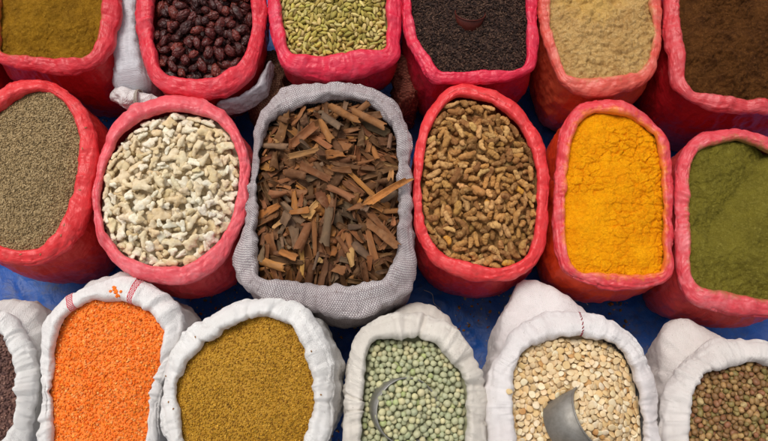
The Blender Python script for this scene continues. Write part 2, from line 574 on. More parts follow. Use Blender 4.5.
    Pall = np.concatenate([Pl, Pb], 1)
    Kb = Pall.shape[1]
    j = np.arange(Kb - 1)
    qd = np.stack([a[:, None] * Kb + j, b[:, None] * Kb + j, b[:, None] * Kb + j + 1, a[:, None] * Kb + j + 1], -1)[..., ::-1].reshape(-1, 4)
    vv = np.concatenate([[-0.02, -0.01, 0.0], tv * zr * 1.05])
    uvb = np.stack([uu[:, None] * np.ones(Kb)[None], vv[None] * np.ones(N)[:, None]], -1).reshape(-1, 2)
    verts = Pall.reshape(-1, 3)
    # close the bottom with a fan
    verts = np.concatenate([verts, [[0, 0, 0.0035]]])
    uvb = np.concatenate([uvb, [[0, 0.4]]])
    fan = np.stack([a * Kb + Kb - 1, b * Kb + Kb - 1, np.full(N, len(verts) - 1)], -1)
    mb = mesh_from('sack_body', verts, [qd, fan[:, ::-1]], body_mat, uv=uvb)
    link('sack_body', mb, root)
    SACKS[key] = dict(I=I, O=O, cen=cen, zr=zr, root=root, rim=rim, rimP=P, ang=ang, per=per, uu=uu)
    return root


def level_fn(key, edge=-0.006, mound=0.02, power=2.0):
    s = SACKS[key]
    def f(x, y):
        r = np.clip(s['I'].norm_radius(x, y), 0, 1.2)
        return s['zr'] + edge + mound * (1 - np.clip(r, 0, 1) ** power)
    return f


def heightfield(name, key, zf, step, mat, under=0.010, parent=None):
    """Heap surface inside the mouth of a sack; zf(x, y) gives the height. A skirt drops under the roll."""
    s = SACKS[key]
    I = s['I']
    rmax = I.r.max() + under
    n = int(2 * rmax / step) + 1
    g = np.linspace(-rmax, rmax, n)
    X, Y = np.meshgrid(g + s['cen'][0], g + s['cen'][1], indexing='ij')
    x, y = X.ravel(), Y.ravel()
    ed = I.edge_dist(x, y)
    z = zf(x, y)
    z = z - np.clip(-ed, 0, 1) * 0.5
    keep = (ed > -under).reshape(X.shape)
    kq = keep[:-1, :-1] & keep[1:, :-1] & keep[1:, 1:] & keep[:-1, 1:]
    i, j = np.nonzero(kq)
    q = np.stack([i * n + j, (i + 1) * n + j, (i + 1) * n + j + 1, i * n + j + 1], -1)
    used = np.unique(q)
    mp = np.zeros(n * n, int); mp[used] = np.arange(len(used))
    v = np.stack([x - s['cen'][0], y - s['cen'][1], z - s['zr']], -1)[used]
    me = mesh_from(name, v, mp[q], mat)
    o = link(name, me, parent)
    o.location = (s['cen'][0], s['cen'][1], s['zr'])
    return o


# ------------------------------------------------------------------ grain shapes (unit: metres, long axis X)
def ico(sub):
    bm = bmesh.new()
    bmesh.ops.create_icosphere(bm, subdivisions=sub, radius=1.0)
    v = np.array([x.co[:] for x in bm.verts]); f = np.array([[x.index for x in p.verts] for p in bm.faces])
    bm.free()
    return v, f


ICO = {k: ico(k) for k in (1, 2, 3, 4)}


def shape_date(a, b, c, seed):
    v, f = ICO[4]; v = v.copy()
    ax = np.abs(v[:, 0]) ** 2
    base = v * np.array([a, b, c]) * (1 - 0.12 * ax)[:, None]
    lon = np.arctan2(v[:, 2], v[:, 1])
    w = np.stack([v[:, 0] * 1.6, np.cos(lon) * 2.3, np.sin(lon) * 2.3], -1) + seed * 5.1
    d = 0.19 * (ridged(w * 1.5, 3) - 1.1) + 0.20 * noise(v * 1.2 + seed)
    return base * (1 + d)[:, None], f


def shape_pod(a, b, c, seed):
    v, f = ICO[3]; v = v.copy()
    lon = np.arctan2(v[:, 2], v[:, 1])
    tap = (1 - np.abs(v[:, 0]) ** 2.4 * 0.45)
    rib = 1 + 0.07 * np.cos(lon * 6 + seed)
    o = np.stack([v[:, 0] * a * 1.08, v[:, 1] * b * tap * rib, v[:, 2] * c * tap * rib], -1)
    o[:, 2] += 0.12 * c * np.sin(v[:, 0] * 2 + seed)
    o *= (1 + 0.05 * noise(v * 2 + seed * 3))[:, None]
    return o, f


def shape_knob(a, b, c, seed, lobes=5, amp=0.55, k=5.0):
    """A lobed rhizome piece."""
    r = np.random.default_rng(seed + 900)
    v, f = ICO[4]; v = v.copy()
    rad = np.full(len(v), 0.60)
    t0 = r.uniform(0, 2 * np.pi)
    for q_ in range(lobes):
        t = t0 + (q_ + r.uniform(-0.3, 0.3)) * 2 * np.pi / lobes; l = np.array([math.cos(t), math.sin(t), r.normal() * 0.3]); l /= np.linalg.norm(l)
        rad = (rad ** 3.5 + (r.uniform(0.6, 1.15) * np.exp(k * (v @ l - 1))) ** 3.5) ** (1 / 3.5)
    rad *= 1 + 0.06 * fbm(v * 1.6 + seed * 3.3, 3)
    o = v * rad[:, None] * np.array([a, b, c * 1.35])
    o[:, 1] += 0.35 * b * (o[:, 0] / a) ** 2 * r.choice([-1, 1])
    return o - o.mean(0), f


def shape_root(a, b, c, seed):
    """A ringed, knuckled finger of dried root."""
    r = np.random.default_rng(seed + 500)
    v, f = ICO[4]; v = v.copy()
    ang = np.arctan2(v[:, 2], v[:, 1])
    prof = np.clip(1 - np.abs(v[:, 0]) ** 4, 0, 1) ** 0.45
    rr = np.hypot(v[:, 1], v[:, 2]) + 1e-6
    x = v[:, 0]
    kn = 1 + 0.13 * np.sin(x * r.uniform(4, 7) + seed) + 0.07 * np.sin(x * 21 + seed)
    kn += 0.40 * np.exp(-((x - r.uniform(-0.5, 0.5)) / 0.28) ** 2) * np.exp(-(((ang - r.uniform(-3, 3) + np.pi) % (2 * np.pi) - np.pi) / 0.7) ** 2)
    kn *= 1 + 0.16 * fbm(v * 2.9 + seed * 2, 4)
    s = np.clip(rr, 0.25, 1)
    o = np.stack([x * a, v[:, 1] / rr * b * s ** 0.6 * kn, v[:, 2] / rr * c * s ** 0.6 * kn], -1)
    o[rr < 0.02, 1:] = 0
    o[:, 1] += r.uniform(-0.35, 0.35) * b * (x ** 2 - 0.3) * 2
    return o, f


def shape_branch(stubs, squash, rough, seed, rings=0.0, p=4.0, bend=0.0):
    """Blunt stubs (direction, length, radius) growing from one middle, blended together."""
    v, f = ICO[4]; v = v.copy()
    acc = np.zeros(len(v))
    for (d, L, r0) in stubs:
        d = np.asarray(d, float); d = d / np.linalg.norm(d)
        ca = np.clip(v @ d, -1, 1); sa = np.sqrt(np.clip(1 - ca * ca, 1e-9, 1))
        cyl = r0 / sa
        disc = r0 * r0 - (L * sa) ** 2
        cap = np.where(disc > 0, L * ca + np.sqrt(np.clip(disc, 0, None)), 0)
        r = np.where((ca > 0) & (cyl * ca > L), np.maximum(cap, 0), np.where(ca > 0, cyl, r0))
        r = np.maximum(np.minimum(r, L + r0), r0 * 0.9)
        acc += r ** p
    rad = acc ** (1 / p)
    rad = rad / len(stubs) ** (0.35 / p)
    o = v * rad[:, None]
    al = o[:, 0]
    q = 1 + rough * fbm(o / np.abs(o).max() * 2.6 + seed * 3.3, 4)
    if rings:
        q = q * (1 + rings * np.sin(al / np.abs(al).max() * 17 + 2 * noise(o / np.abs(o).max() * 2 + seed)))
    o = o * np.stack([np.ones_like(q), q, q * squash], -1)
    if bend:
        o[:, 1] += bend * o[:, 0] ** 2 / np.abs(o[:, 0]).max()
    return o - o.mean(0), f


def shape_ginger(a, b, c, seed):
    r = np.random.default_rng(seed + 900)
    st = [((1, r.uniform(-0.3, 0.3), 0), a * r.uniform(0.6, 0.85), b * r.uniform(0.44, 0.62)),
          ((-1, r.uniform(-0.5, 0.5), 0), a * r.uniform(0.45, 0.8), b * r.uniform(0.44, 0.68))]
    for _ in range(r.integers(1, 4)):
        t = r.choice([-1, 1]) * r.uniform(0.7, 2.2)
        st.append(((math.cos(t), math.sin(t), r.normal() * 0.3), b * r.uniform(0.7, 1.25), b * r.uniform(0.34, 0.50)))
    return shape_branch(st, 0.75, 0.20, seed, p=5, bend=r.uniform(-0.3, 0.3))


def shape_gnarl(a, b, c, seed):
    r = np.random.default_rng(seed + 300)
    st = [((1, r.uniform(-0.2, 0.2), 0), a * r.uniform(0.65, 0.8), b * r.uniform(0.62, 0.85)),
          ((-1, r.uniform(-0.3, 0.3), 0), a * r.uniform(0.55, 0.8), b * r.uniform(0.60, 0.95))]
    for _ in range(r.integers(0, 3)):
        t = r.choice([-1, 1]) * r.uniform(0.6, 2.4)
        st.append(((math.cos(t), math.sin(t), r.normal() * 0.5), b * r.uniform(0.6, 1.0), b * r.uniform(0.35, 0.55)))
    return shape_branch(st, 0.92, 0.20, seed, rings=0.05, p=5, bend=r.uniform(-0.35, 0.35))


def shape_pea(a, b, c, seed):
    v, f = ICO[3]; v = v.copy()
    d = 0.08 * noise(v * 1.3 + seed * 3) + 0.035 * noise(v * 3.2 + seed)
    d = d - 0.10 * np.exp(-((v - np.array([0.5, 0.6, 0.62])) ** 2).sum(1) / 0.12)
    return v * np.array([a, b, c]) * (1 + d)[:, None], f


def shape_bean(a, b, c, seed, flat=0.0):
    v, f = ICO[3]; v = v.copy()
    o = np.sign(v) * np.abs(v) ** 0.85 * np.array([a, b, c])
    o[:, 2] = np.where(o[:, 2] < 0, o[:, 2] * (1 - flat), o[:, 2])
    o[:, 1] += 0.18 * b * (v[:, 0] ** 2)
    o *= (1 + 0.05 * noise(v * 1.7 + seed * 3))[:, None]
    return o, f


def shape_bark(a, b, c, seed):
    """A broken strip of bark: thin, curled across its width, ragged at the ends."""
    r = np.random.default_rng(seed + 77)
    nu, nv = 22, 9
    u = np.linspace(-1, 1, nu); w = np.linspace(-1, 1, nv)
    Uu, W = np.meshgrid(u, w, indexing='ij')
    raggL = np.convolve(r.uniform(-0.3, 0.3, nv + 2), [.3, .4, .3], 'valid'); raggR = np.convolve(r.uniform(-0.3, 0.3, nv + 2), [.3, .4, .3], 'valid')
    sk = r.uniform(-0.25, 0.25)
    x = Uu * a + a * np.where(Uu < 0, raggL[None] * np.abs(Uu) ** 3, raggR[None] * np.abs(Uu) ** 3) + sk * W * b * np.abs(Uu)
    p = np.stack([Uu.ravel() * 1.5, W.ravel() * 0.3, np.full(Uu.size, seed * 1.7)], -1)
    wid = b * (1 + 0.22 * noise(p * np.array([1, 0, 1])).reshape(Uu.shape)) * (1 - 0.35 * r.random() * (Uu * r.choice([-1, 1]) * 0.5 + 0.5))
    y = W * wid + b * 0.25 * r.uniform(-1, 1) * Uu ** 2
    curl = r.uniform(0.08, 0.75) * r.choice([1, 1, -1])
    z = curl * b * (1 - W ** 2) * 0.8 + r.uniform(-0.14, 0.14) * a * Uu ** 2 + r.uniform(-0.25, 0.25) * b * Uu * W * 2
    z = z + 0.10 * b * noise(np.stack([Uu.ravel() * 2.2, W.ravel() * 2.6, np.full(Uu.size, seed * 2.9)], -1)).reshape(Uu.shape)
    z -= z.mean()
    top = np.stack([x, y, z + c * 0.5], -1).reshape(-1, 3)
    bot = np.stack([x, y * 0.98, z - c * 0.5], -1).reshape(-1, 3)
    M = nu * nv
    q = []
    for i in range(nu - 1):
        for j in range(nv - 1):
            k0 = i * nv + j
            q.append([k0, k0 + nv, k0 + nv + 1, k0 + 1])
            q.append([M + k0, M + k0 + 1, M + k0 + nv + 1, M + k0 + nv])
    for i in range(nu - 1):
        for j, fl in ((0, 0), (nv - 1, 1)):
            k0 = i * nv + j
            e = [k0, M + k0, M + k0 + nv, k0 + nv]
            q.append(e if not fl else e[::-1])
    for j in range(nv - 1):
        for i, fl in ((0, 1), (nu - 1, 0)):
            k0 = i * nv + j
            e = [k0, M + k0, M + k0 + 1, k0 + 1]
            q.append(e if fl else e[::-1])
    return np.concatenate([top, bot]), np.array(q)[:, ::-1]


# ------------------------------------------------------------------ piling grains up
class Pile:
    """Drops grains one by one onto a height map, each into a low spot, lying along the slope it lands on."""
    def __init__(self, key, level, depth, cell=0.0015):
        s = SACKS[key]
        self.s = s; self.I = s['I']; self.cell = cell
        rm = self.I.r.max() + 0.02
        self.n = int(2 * rm / cell)
        self.x0 = s['cen'][0] - rm; self.y0 = s['cen'][1] - rm
        g = (np.arange(self.n) + 0.5) * cell
        self.X, self.Y = np.meshgrid(self.x0 + g, self.y0 + g, indexing='ij')
        self.level = level(self.X.ravel(), self.Y.ravel()).reshape(self.X.shape)
        self.h = self.level - depth
        self.ed = self.I.edge_dist(self.X.ravel(), self.Y.ravel()).reshape(self.X.shape)
        self.own = np.full(self.X.shape, -1)
        self.allow = np.ones(self.X.shape, bool)
        self.floor = self.h.copy()
        self.items = []

    def drop(self, sizes, count, margin=0.3, tries=14, jit=0.0, maxslope=0.9, q=1.0, sink=0.0, stop=0.0, over=0.4, best=6, align=True):
        ok = np.argwhere(self.allow & (self.ed > 0))
        cell = self.cell
        for _ in range(count):
            var = rng.integers(len(sizes))
            a0, b0, c0 = sizes[var]
            sc = rng.uniform(0.82, 1.16)
            a, b, c = a0 * sc, b0 * sc, c0 * sc
            cand = ok[rng.integers(len(ok), size=tries)]
            e = self.ed[cand[:, 0], cand[:, 1]]
            deficit = (self.level - self.h)[cand[:, 0], cand[:, 1]] - np.where(e < margin * b, 1.0, 0)
            pick = None
            for bi in np.argsort(-deficit)[:best]:
                if deficit[bi] < stop:
                    break
                ci, cj = cand[bi]
                yaw = rng.uniform(0, 2 * np.pi)
                if align and e[bi] < margin * a:                       # beside the rim a grain lies along it
                    yaw = math.atan2(self.Y[ci, cj] - self.s['cen'][1], self.X[ci, cj] - self.s['cen'][0]) + math.pi / 2 + rng.normal() * 0.25
                R = int(max(a, b) / cell) + 1
                i0, i1, j0, j1 = ci - R, ci + R + 1, cj - R, cj + R + 1
                if i0 < 0 or j0 < 0 or i1 > self.n or j1 > self.n:
                    continue
                dx = self.X[i0:i1, j0:j1] - self.X[ci, cj]; dy = self.Y[i0:i1, j0:j1] - self.Y[ci, cj]
                cu, su = math.cos(yaw), math.sin(yaw)
                u = (dx * cu + dy * su) / a; v = (-dx * su + dy * cu) / b
                rr = u * u + v * v
                m = rr < 1
                hh = self.h[i0:i1, j0:j1]
                w = m & (rr < 0.8)
                xs, ys, zs = dx[w], dy[w], hh[w]
                sx = sy = 0.0
                if maxslope > 0:
                    sxx, syy, sxy = (xs * xs).sum(), (ys * ys).sum(), (xs * ys).sum()
                    zm = zs - zs.mean(); bx, by = (xs * zm).sum(), (ys * zm).sum()
                    det = sxx * syy - sxy * sxy
                    if det > 1e-18:
                        sx, sy = (bx * syy - by * sxy) / det, (by * sxx - bx * sxy) / det
                    sx += rng.normal() * jit; sy += rng.normal() * jit
                    sl = math.hypot(sx, sy)
                    if sl > maxslope:
                        sx, sy = sx * maxslope / sl, sy * maxslope / sl
                th = c * np.sqrt(np.clip(1 - rr, 0, 1))
                pl = sx * dx + sy * dy
                need = (hh - (pl - th))[m]
                z = (need.max() if q >= 1 else np.quantile(need, q)) - sink * c
                score = z - self.level[ci, cj]
                if score + c > over * c + 0.35 * a * math.hypot(sx, sy) * 0:
                    continue
                if pick is None or score < pick[0]:
                    pick = (score, ci, cj, i0, i1, j0, j1, z, pl, th, m, sx, sy, cu, su)
            if pick is None:
                continue
            score, ci, cj, i0, i1, j0, j1, z, pl, th, m, sx, sy, cu, su = pick
            hh = self.h[i0:i1, j0:j1]
            top = z + pl + th
            upd = m & (top > hh)
            self.h[i0:i1, j0:j1] = np.where(upd, top, hh)
            idx = len(self.items)
            self.own[i0:i1, j0:j1] = np.where(upd, idx, self.own[i0:i1, j0:j1])
            N3 = Vector((-sx, -sy, 1)).normalized()
            X3 = Vector((cu, su, sx * cu + sy * su)).normalized()
            Y3 = N3.cross(X3)
            M = Matrix((X3, Y3, N3)).transposed().to_4x4()
            if rng.random() < 0.5:
                M = M @ Matrix.Rotation(math.pi, 4, 'X')
            M = Matrix.Translation((self.X[ci, cj], self.Y[ci, cj], z)) @ M @ Matrix.Scale(sc, 4)
            self.items.append((var, M, a * b * np.pi / cell ** 2, (self.X[ci, cj], self.Y[ci, cj])))

    def shares(self):
        vis = np.bincount(self.own[(self.own >= 0) & (self.ed > 0.0)], minlength=len(self.items))
        return vis, np.array([vis[i] / it[2] for i, it in enumerate(self.items)])


def zone_of(key, x, y):
    s = SACKS[key]
    r = float(s['I'].norm_radius(np.array([x]), np.array([y]))[0])
    if r < 0.36: return 'in the middle of the'
    dx, dy = x - s['cen'][0], y - s['cen'][1]
    a = math.degrees(math.atan2(dy, dx))
    side = 'right' if -45 <= a < 45 else 'back' if 45 <= a < 135 else 'front' if -135 <= a < -45 else 'left'
    return ('halfway to the %s rim of the' if r < 0.74 else 'close to the %s rim of the') % side


def pile_objects(pile, key, name, cat, group, shapes, mat, mat_mass, classes, sackname, heap_name, heap_label, limit=300, minshare=0.10, jitter=0.12):
    """The grains one can see become objects; the ones buried under them become one heap."""
    meshes = [mesh_from(name, v, f, mat) for v, f in shapes]
    vis, sh = pile.shares()
    order = np.argsort(-vis)
    picked = [i for i in order if sh[i] > minshare][:limit]
    pset = set(int(i) for i in picked)
    cw = np.array([c[2] for c in classes], float); cw /= cw.sum()
    proto = None
    MV, MF, MC = [], [], []
    base = 0
    for i, (var, M, _a, (x, y)) in enumerate(pile.items):
        k = rng.choice(len(classes), p=cw)
        word, rgb, _w = classes[k]
        c = np.array(rgb[:3]) * (1 + rng.normal() * jitter) * (1 + rng.normal(size=3) * jitter * 0.25)
        c = np.clip(c, 0.002, 0.95)
        if i in pset:
            if proto is None:
                o = proto = link(name, meshes[var])
            else:
                o = proto.copy(); o.data = meshes[var]; col.objects.link(o)
            o.matrix_world = M
            o.color = (c[0], c[1], c[2], 1)
            tag(o, '%s %s %s' % (word, zone_of(key, x, y), sackname), cat, group)
        elif sh[i] > 0.0:
            v, f = shapes[var]
            R = np.array(M)
            w = v @ R[:3, :3].T + R[:3, 3] - np.array([pile.s['cen'][0], pile.s['cen'][1], pile.s['zr']])
            MV.append(w); MF.append(f + base); base += len(v); MC.append(np.tile(c, (len(v), 1)))
    st = max(1, int(0.004 / pile.cell))
    gi = np.arange(0, pile.n, st); ng = len(gi)
    sub = np.ix_(gi, gi)
    kp = pile.ed[sub] > -0.008
    kq = kp[:-1, :-1] & kp[1:, :-1] & kp[1:, 1:] & kp[:-1, 1:]
    i, j = np.nonzero(kq)
    fq = np.concatenate([np.stack([i * ng + j, (i + 1) * ng + j, (i + 1) * ng + j + 1], -1), np.stack([i * ng + j, (i + 1) * ng + j + 1, i * ng + j + 1], -1)])
    fv = np.stack([pile.X[sub] - pile.s['cen'][0], pile.Y[sub] - pile.s['cen'][1], pile.floor[sub] + 0.002 - pile.s['zr']], -1).reshape(-1, 3)
    avg = sum(np.array(c[1][:3]) * w for c, w in zip(classes, cw))
    MV.append(fv); MF.append(fq + base); MC.append(np.tile(avg, (len(fv), 1)))
    if MV:
        me = mesh_from(heap_name, np.concatenate(MV), [np.concatenate(MF[:-1]), MF[-1]] if len(MF) > 1 else MF, mat_mass, colr=np.concatenate(MC))
        o = link(heap_name, me)
        o.location = (pile.s['cen'][0], pile.s['cen'][1], pile.s['zr'])
        tag(o, heap_label, cat, kind='stuff')
        return o, len(picked)
    return None, len(picked)


def mass(name, key, label, cat, level, shape_list, spacing, mat, colours, tilt=0.5, layers=1, zj=0.5, rough=0.001, sub=1):
    """Tiny grains beyond counting: one object."""
    s = SACKS[key]; I = s['I']
    rm = I.r.max() + 0.008
    VV, FF, CC = [], [], []
    base = 0
    cols = np.array([c[:3] for c in colours])
    # the surface they lie on
    def zf(x, y):
        return level(x, y) + rough * fbm(np.stack([x * 70, y * 70, np.full(x.shape, 3.3)], -1), 3)
    for L in range(layers):
        g = np.arange(-rm, rm, spacing)
        gx, gy = np.meshgrid(g, g * 1.0, indexing='ij')
        gx = (gx + (np.arange(len(g)) % 2)[None, :] * spacing * 0.5).ravel(); gy = gy.ravel()
        gx = gx + rng.normal(size=gx.size) * spacing * 0.36 + s['cen'][0]; gy = gy + rng.normal(size=gy.size) * spacing * 0.36 + s['cen'][1]
        k = I.edge_dist(gx, gy) > -0.006
        x, y = gx[k], gy[k]
        n = len(x)
        z = zf(x, y) + rng.uniform(-zj, zj, n) * spacing - L * spacing * 0.6
        var = rng.integers(len(shape_list), size=n)
        yaw = rng.uniform(0, 2 * np.pi, n); p = rng.normal(size=n) * tilt; r = rng.uniform(-np.pi, np.pi, n)
        sc = rng.uniform(0.8, 1.2, n)
        cy, sy, cp, sp, cr, sr = np.cos(yaw), np.sin(yaw), np.cos(p), np.sin(p), np.cos(r * tilt), np.sin(r * tilt)
        R = np.empty((n, 3, 3))
        R[:, 0, 0] = cy * cp; R[:, 0, 1] = cy * sp * sr - sy * cr; R[:, 0, 2] = cy * sp * cr + sy * sr
        R[:, 1, 0] = sy * cp; R[:, 1, 1] = sy * sp * sr + cy * cr; R[:, 1, 2] = sy * sp * cr - cy * sr
        R[:, 2, 0] = -sp; R[:, 2, 1] = cp * sr; R[:, 2, 2] = cp * cr
        c = cols[rng.integers(len(cols), size=n)] * (1 + rng.normal(size=(n, 1)) * 0.14)
        for vi, (v, f) in enumerate(shape_list):
            m = var == vi
            nn = m.sum()
            if not nn: continue
            w = np.einsum('nij,kj->nki', R[m] * sc[m, None, None], v) + np.stack([x[m] - s['cen'][0], y[m] - s['cen'][1], z[m] - s['zr']], -1)[:, None]
            VV.append(w.reshape(-1, 3))
            FF.append((f[None] + (np.arange(nn) * len(v))[:, None, None] + base).reshape(-1, f.shape[1]))
            CC.append(np.repeat(np.clip(c[m], 0.002, 0.95), len(v), 0))
            base += nn * len(v)
    # closed ground below, in the same object
    n = 90
    g = np.linspace(-rm, rm, n)
    X, Y = np.meshgrid(g + s['cen'][0], g + s['cen'][1], indexing='ij')
    x, y = X.ravel(), Y.ravel()
    keep = (I.edge_dist(x, y) > -0.009).reshape(X.shape)
    kq = keep[:-1, :-1] & keep[1:, :-1] & keep[1:, 1:] & keep[:-1, 1:]
    i, j = np.nonzero(kq)
    q = np.stack([i * n + j, (i + 1) * n + j, (i + 1) * n + j + 1, i * n + j + 1], -1)
    q3 = np.concatenate([q[:, [0, 1, 2]], q[:, [0, 2, 3]]])
    VV.append(np.stack([x - s['cen'][0], y - s['cen'][1], zf(x, y) - spacing * 0.25 - s['zr']], -1))
    FF.append(q3 + base); CC.append(np.tile(cols.mean(0), (n * n, 1)))
    me = mesh_from(name, np.concatenate(VV), np.concatenate(FF), mat, colr=np.concatenate(CC))
    o = link(name, me)
    o.location = (s['cen'][0], s['cen'][1], s['zr'])
    tag(o, label, cat, kind='stuff')
    return o


def seed_shape(a, b, c, sub=1, point=0.0, curve=0.0):
    v, f = ICO[sub]; v = v.copy()
    t = 1 - point * np.abs(v[:, 0]) ** 1.5
    o = np.stack([v[:, 0] * a, v[:, 1] * b * t, v[:, 2] * c * t], -1)
    o[:, 1] += curve * a * v[:, 0] ** 2
    return o, f


def tube(path, r, seg=8, close_ends=True):
    P = np.asarray(path, float); n = len(P)
    T = np.gradient(P, axis=0); T /= np.linalg.norm(T, axis=1)[:, None] + 1e-9
    up = np.array([0.13, 0.21, 0.97])
    A = np.cross(T, up); A /= np.linalg.norm(A, axis=1)[:, None] + 1e-9
    B = np.cross(A, T)
    rr = np.broadcast_to(np.asarray(r, float), (n,))
    t = np.linspace(0, 2 * np.pi, seg, endpoint=False)
    V = P[:, None] + rr[:, None, None] * (np.cos(t)[None, :, None] * A[:, None] + np.sin(t)[None, :, None] * B[:, None])
    a = np.arange(seg); b = (a + 1) % seg
    i = np.arange(n - 1)[:, None]
    q = np.stack([i * seg + a, i * seg + b, (i + 1) * seg + b, (i + 1) * seg + a], -1).reshape(-1, 4)
    V = V.reshape(-1, 3)
    fs = [q]
    if close_ends:
        V = np.concatenate([V, P[:1], P[-1:]])
        m = n * seg
        fs.append(np.concatenate([np.stack([b, a, np.full(seg, m)], -1), np.stack([(n - 1) * seg + a, (n - 1) * seg + b, np.full(seg, m + 1)], -1)]))
    return V, fs

# ================================================================== THE PLACE
# ---- plastic and cloth materials
def film(name, rim, pale, side, side_pale, dust=None):
    return plastic(name, srgb(*rim), srgb(*pale), dust=dust), plastic(name + '_side', srgb(*side), srgb(*side_pale), body=True)  # rims pinker than sides: layered film, and skylight put into the colour


red, red_body = film('red_film', (222, 46, 62), (240, 112, 124), (200, 34, 40), (216, 74, 76))
red_curry, _b = film('dusty_red_film', (214, 46, 58), (236, 108, 116), (190, 34, 38), (210, 74, 72), dust=srgb(150, 104, 36))
crimson, crimson_body = film('crimson_film', (222, 36, 68), (242, 104, 128), (188, 24, 48), (212, 70, 88))
pink, pink_body = film('pink_film', (230, 86, 96), (245, 154, 160), (212, 52, 60), (226, 100, 102))
scarlet, scarlet_body = film('scarlet_film', (226, 52, 56), (240, 104, 104), (206, 50, 46), (218, 88, 78))
rose, rose_body = film('rose_film', (216, 68, 78), (240, 142, 148), (204, 64, 62), (220, 104, 98), dust=srgb(128, 116, 50))
rose_yellow, orange_body = film('yellow_dusted_film', (220, 62, 70), (242, 138, 140), (226, 64, 26), (234, 96, 58), dust=srgb(232, 138, 20))
rose_brown, maroon_body = film('brown_dusted_film', (208, 60, 66), (234, 124, 128), (166, 20, 30), (186, 52, 56), dust=srgb(100, 60, 34))
coral, coral_body = film('coral_film', (218, 86, 72), (238, 142, 126), (212, 84, 54), (228, 122, 94), dust=srgb(196, 152, 100))

white_cloth = cotton('white_cotton', (0.86, 0.845, 0.83, 1), stain_amt=0.22)
white_body = cotton('white_cotton_side', (0.80, 0.785, 0.77, 1), stain_amt=0.4)
cream_cloth = cotton('cream_cotton', (0.76, 0.71, 0.64, 1), stain_amt=0.4)
grey_cloth = cotton('greyed_cotton', (0.76, 0.71, 0.68, 1), stain=(0.42, 0.33, 0.29, 1), stain_amt=0.4)
lilac_cloth = cotton('lilac_white_cotton', (0.82, 0.78, 0.775, 1), stain=(0.5, 0.38, 0.37, 1), stain_amt=0.35)
hessian = burlap('grey_burlap', srgb(238, 232, 230), srgb(166, 154, 160), pitch=0.0023, gap=0.42)

RED = 'open plastic lined sacks of spices'
WHITE = 'open white cloth sacks of pulses'

# ---- back row
make_sack('curry', 'red plastic sack of mustard-brown powder in the back left corner',
          [(102,0),(101,27),(97,44),(87,57),(54,60),(27,57),(3,52),(1,27),(1,0),(3,-35),(15,-58),(45,-66),(75,-62),(95,-40)],
          [(120,0),(117,27),(111,50),(98,66),(76,73),(41,71),(14,67),(-10,58),(-15,27),(-15,0),(-10,-45),(10,-74),(45,-82),(85,-77),(112,-50)],
          'plastic', red_curry, red_body, seed=1, taper=0.02, group=RED)
make_sack('date', 'glossy red plastic sack brimming with dark dates, beside the folded white sack',
          [(251,0),(252,27),(246,52),(232,71),(210,80),(188,79),(163,72),(157,54),(153,35),(155,14),(156,0),(160,-40),(178,-58),(205,-64),(232,-56),(248,-32)],
          [(267,0),(266,27),(257,66),(238,89),(210,98),(176,94),(153,83),(142,56),(135,24),(136,0),(142,-45),(165,-75),(205,-82),(243,-72),(262,-40)],
          'plastic', red, red_body, seed=2, taper=0.075, tap0=0.05, bulge=0.0, group=RED)
make_sack('cardamom', 'crimson plastic sack with square mouth, full of pale green pods',
          [(386,0),(386,36),(383,50),(359,53),(332,57),(298,57),(288,48),(284,28),(280,0),(282,-35),(300,-55),(335,-60),(370,-54),(384,-30)],
          [(401,0),(401,40),(394,63),(359,76),(326,79),(291,73),(276,54),(268,16),(268,0),(270,-45),(292,-72),(335,-78),(378,-70),(398,-40)],
          'plastic', crimson, crimson_body, seed=3, taper=0.075, tap0=0.05, bulge=0.0, group=RED)
make_sack('tea', 'crimson plastic sack holding near-black grains and a small brown cup',
          [(526,0),(526,50),(522,67),(507,71),(472,72),(442,71),(431,60),(417,35),(411,5),(411,-25),(425,-55),(468,-64),(510,-56),(525,-28)],
          [(537,0),(537,54),(531,71),(512,79),(477,84),(439,83),(426,75),(406,38),(402,5),(402,-30),(415,-68),(468,-80),(520,-70),(535,-35)],
          'plastic', crimson, crimson_body, seed=4, taper=0.02, group=RED)
make_sack('tan', 'orange-red plastic sack of lumpy pale tan powder',
          [(648,0),(652,27),(649,54),(643,68),(629,74),(602,79),(571,78),(562,66),(553,38),(549,0),(551,-30),(568,-52),(600,-58),(632,-50),(645,-28)],
          [(660,0),(662,33),(656,68),(639,86),(610,95),(585,95),(562,84),(547,52),(539,22),(539,0),(541,-40),(560,-68),(600,-76),(640,-66),(656,-35)],
          'plastic', coral, coral_body, seed=5, taper=0.03, group=RED)
make_sack('cocoa', 'dark red plastic sack of chocolate-brown powder in the back right corner',
          [(679,0),(681,34),(684,63),(690,88),(725,97),(768,100),(800,95),(812,60),(814,10),(808,-30),(785,-55),(740,-62),(698,-52),(682,-28)],
          [(664,0),(666,41),(672,75),(681,94),(701,105),(725,111),(768,113),(806,110),(826,75),(830,10),(822,-40),(795,-72),(740,-80),(690,-70),(669,-35)],
          'plastic', rose_brown, maroon_body, seed=6, taper=0.015, group=RED)

make_sack('neighbour', 'red plastic sack whose side barely shows at the left edge behind the scarlet sack',
          [(-38,0),(-40,35),(-50,60),(-75,68),(-110,66),(-135,50),(-140,10),(-132,-35),(-105,-55),(-75,-58),(-48,-40)],
          [(-20,0),(-22,40),(-36,72),(-72,84),(-115,82),(-150,60),(-157,10),(-148,-48),(-110,-72),(-72,-74),(-32,-50)],
          'plastic', red, maroon_body, seed=19, taper=0.01, group=RED)

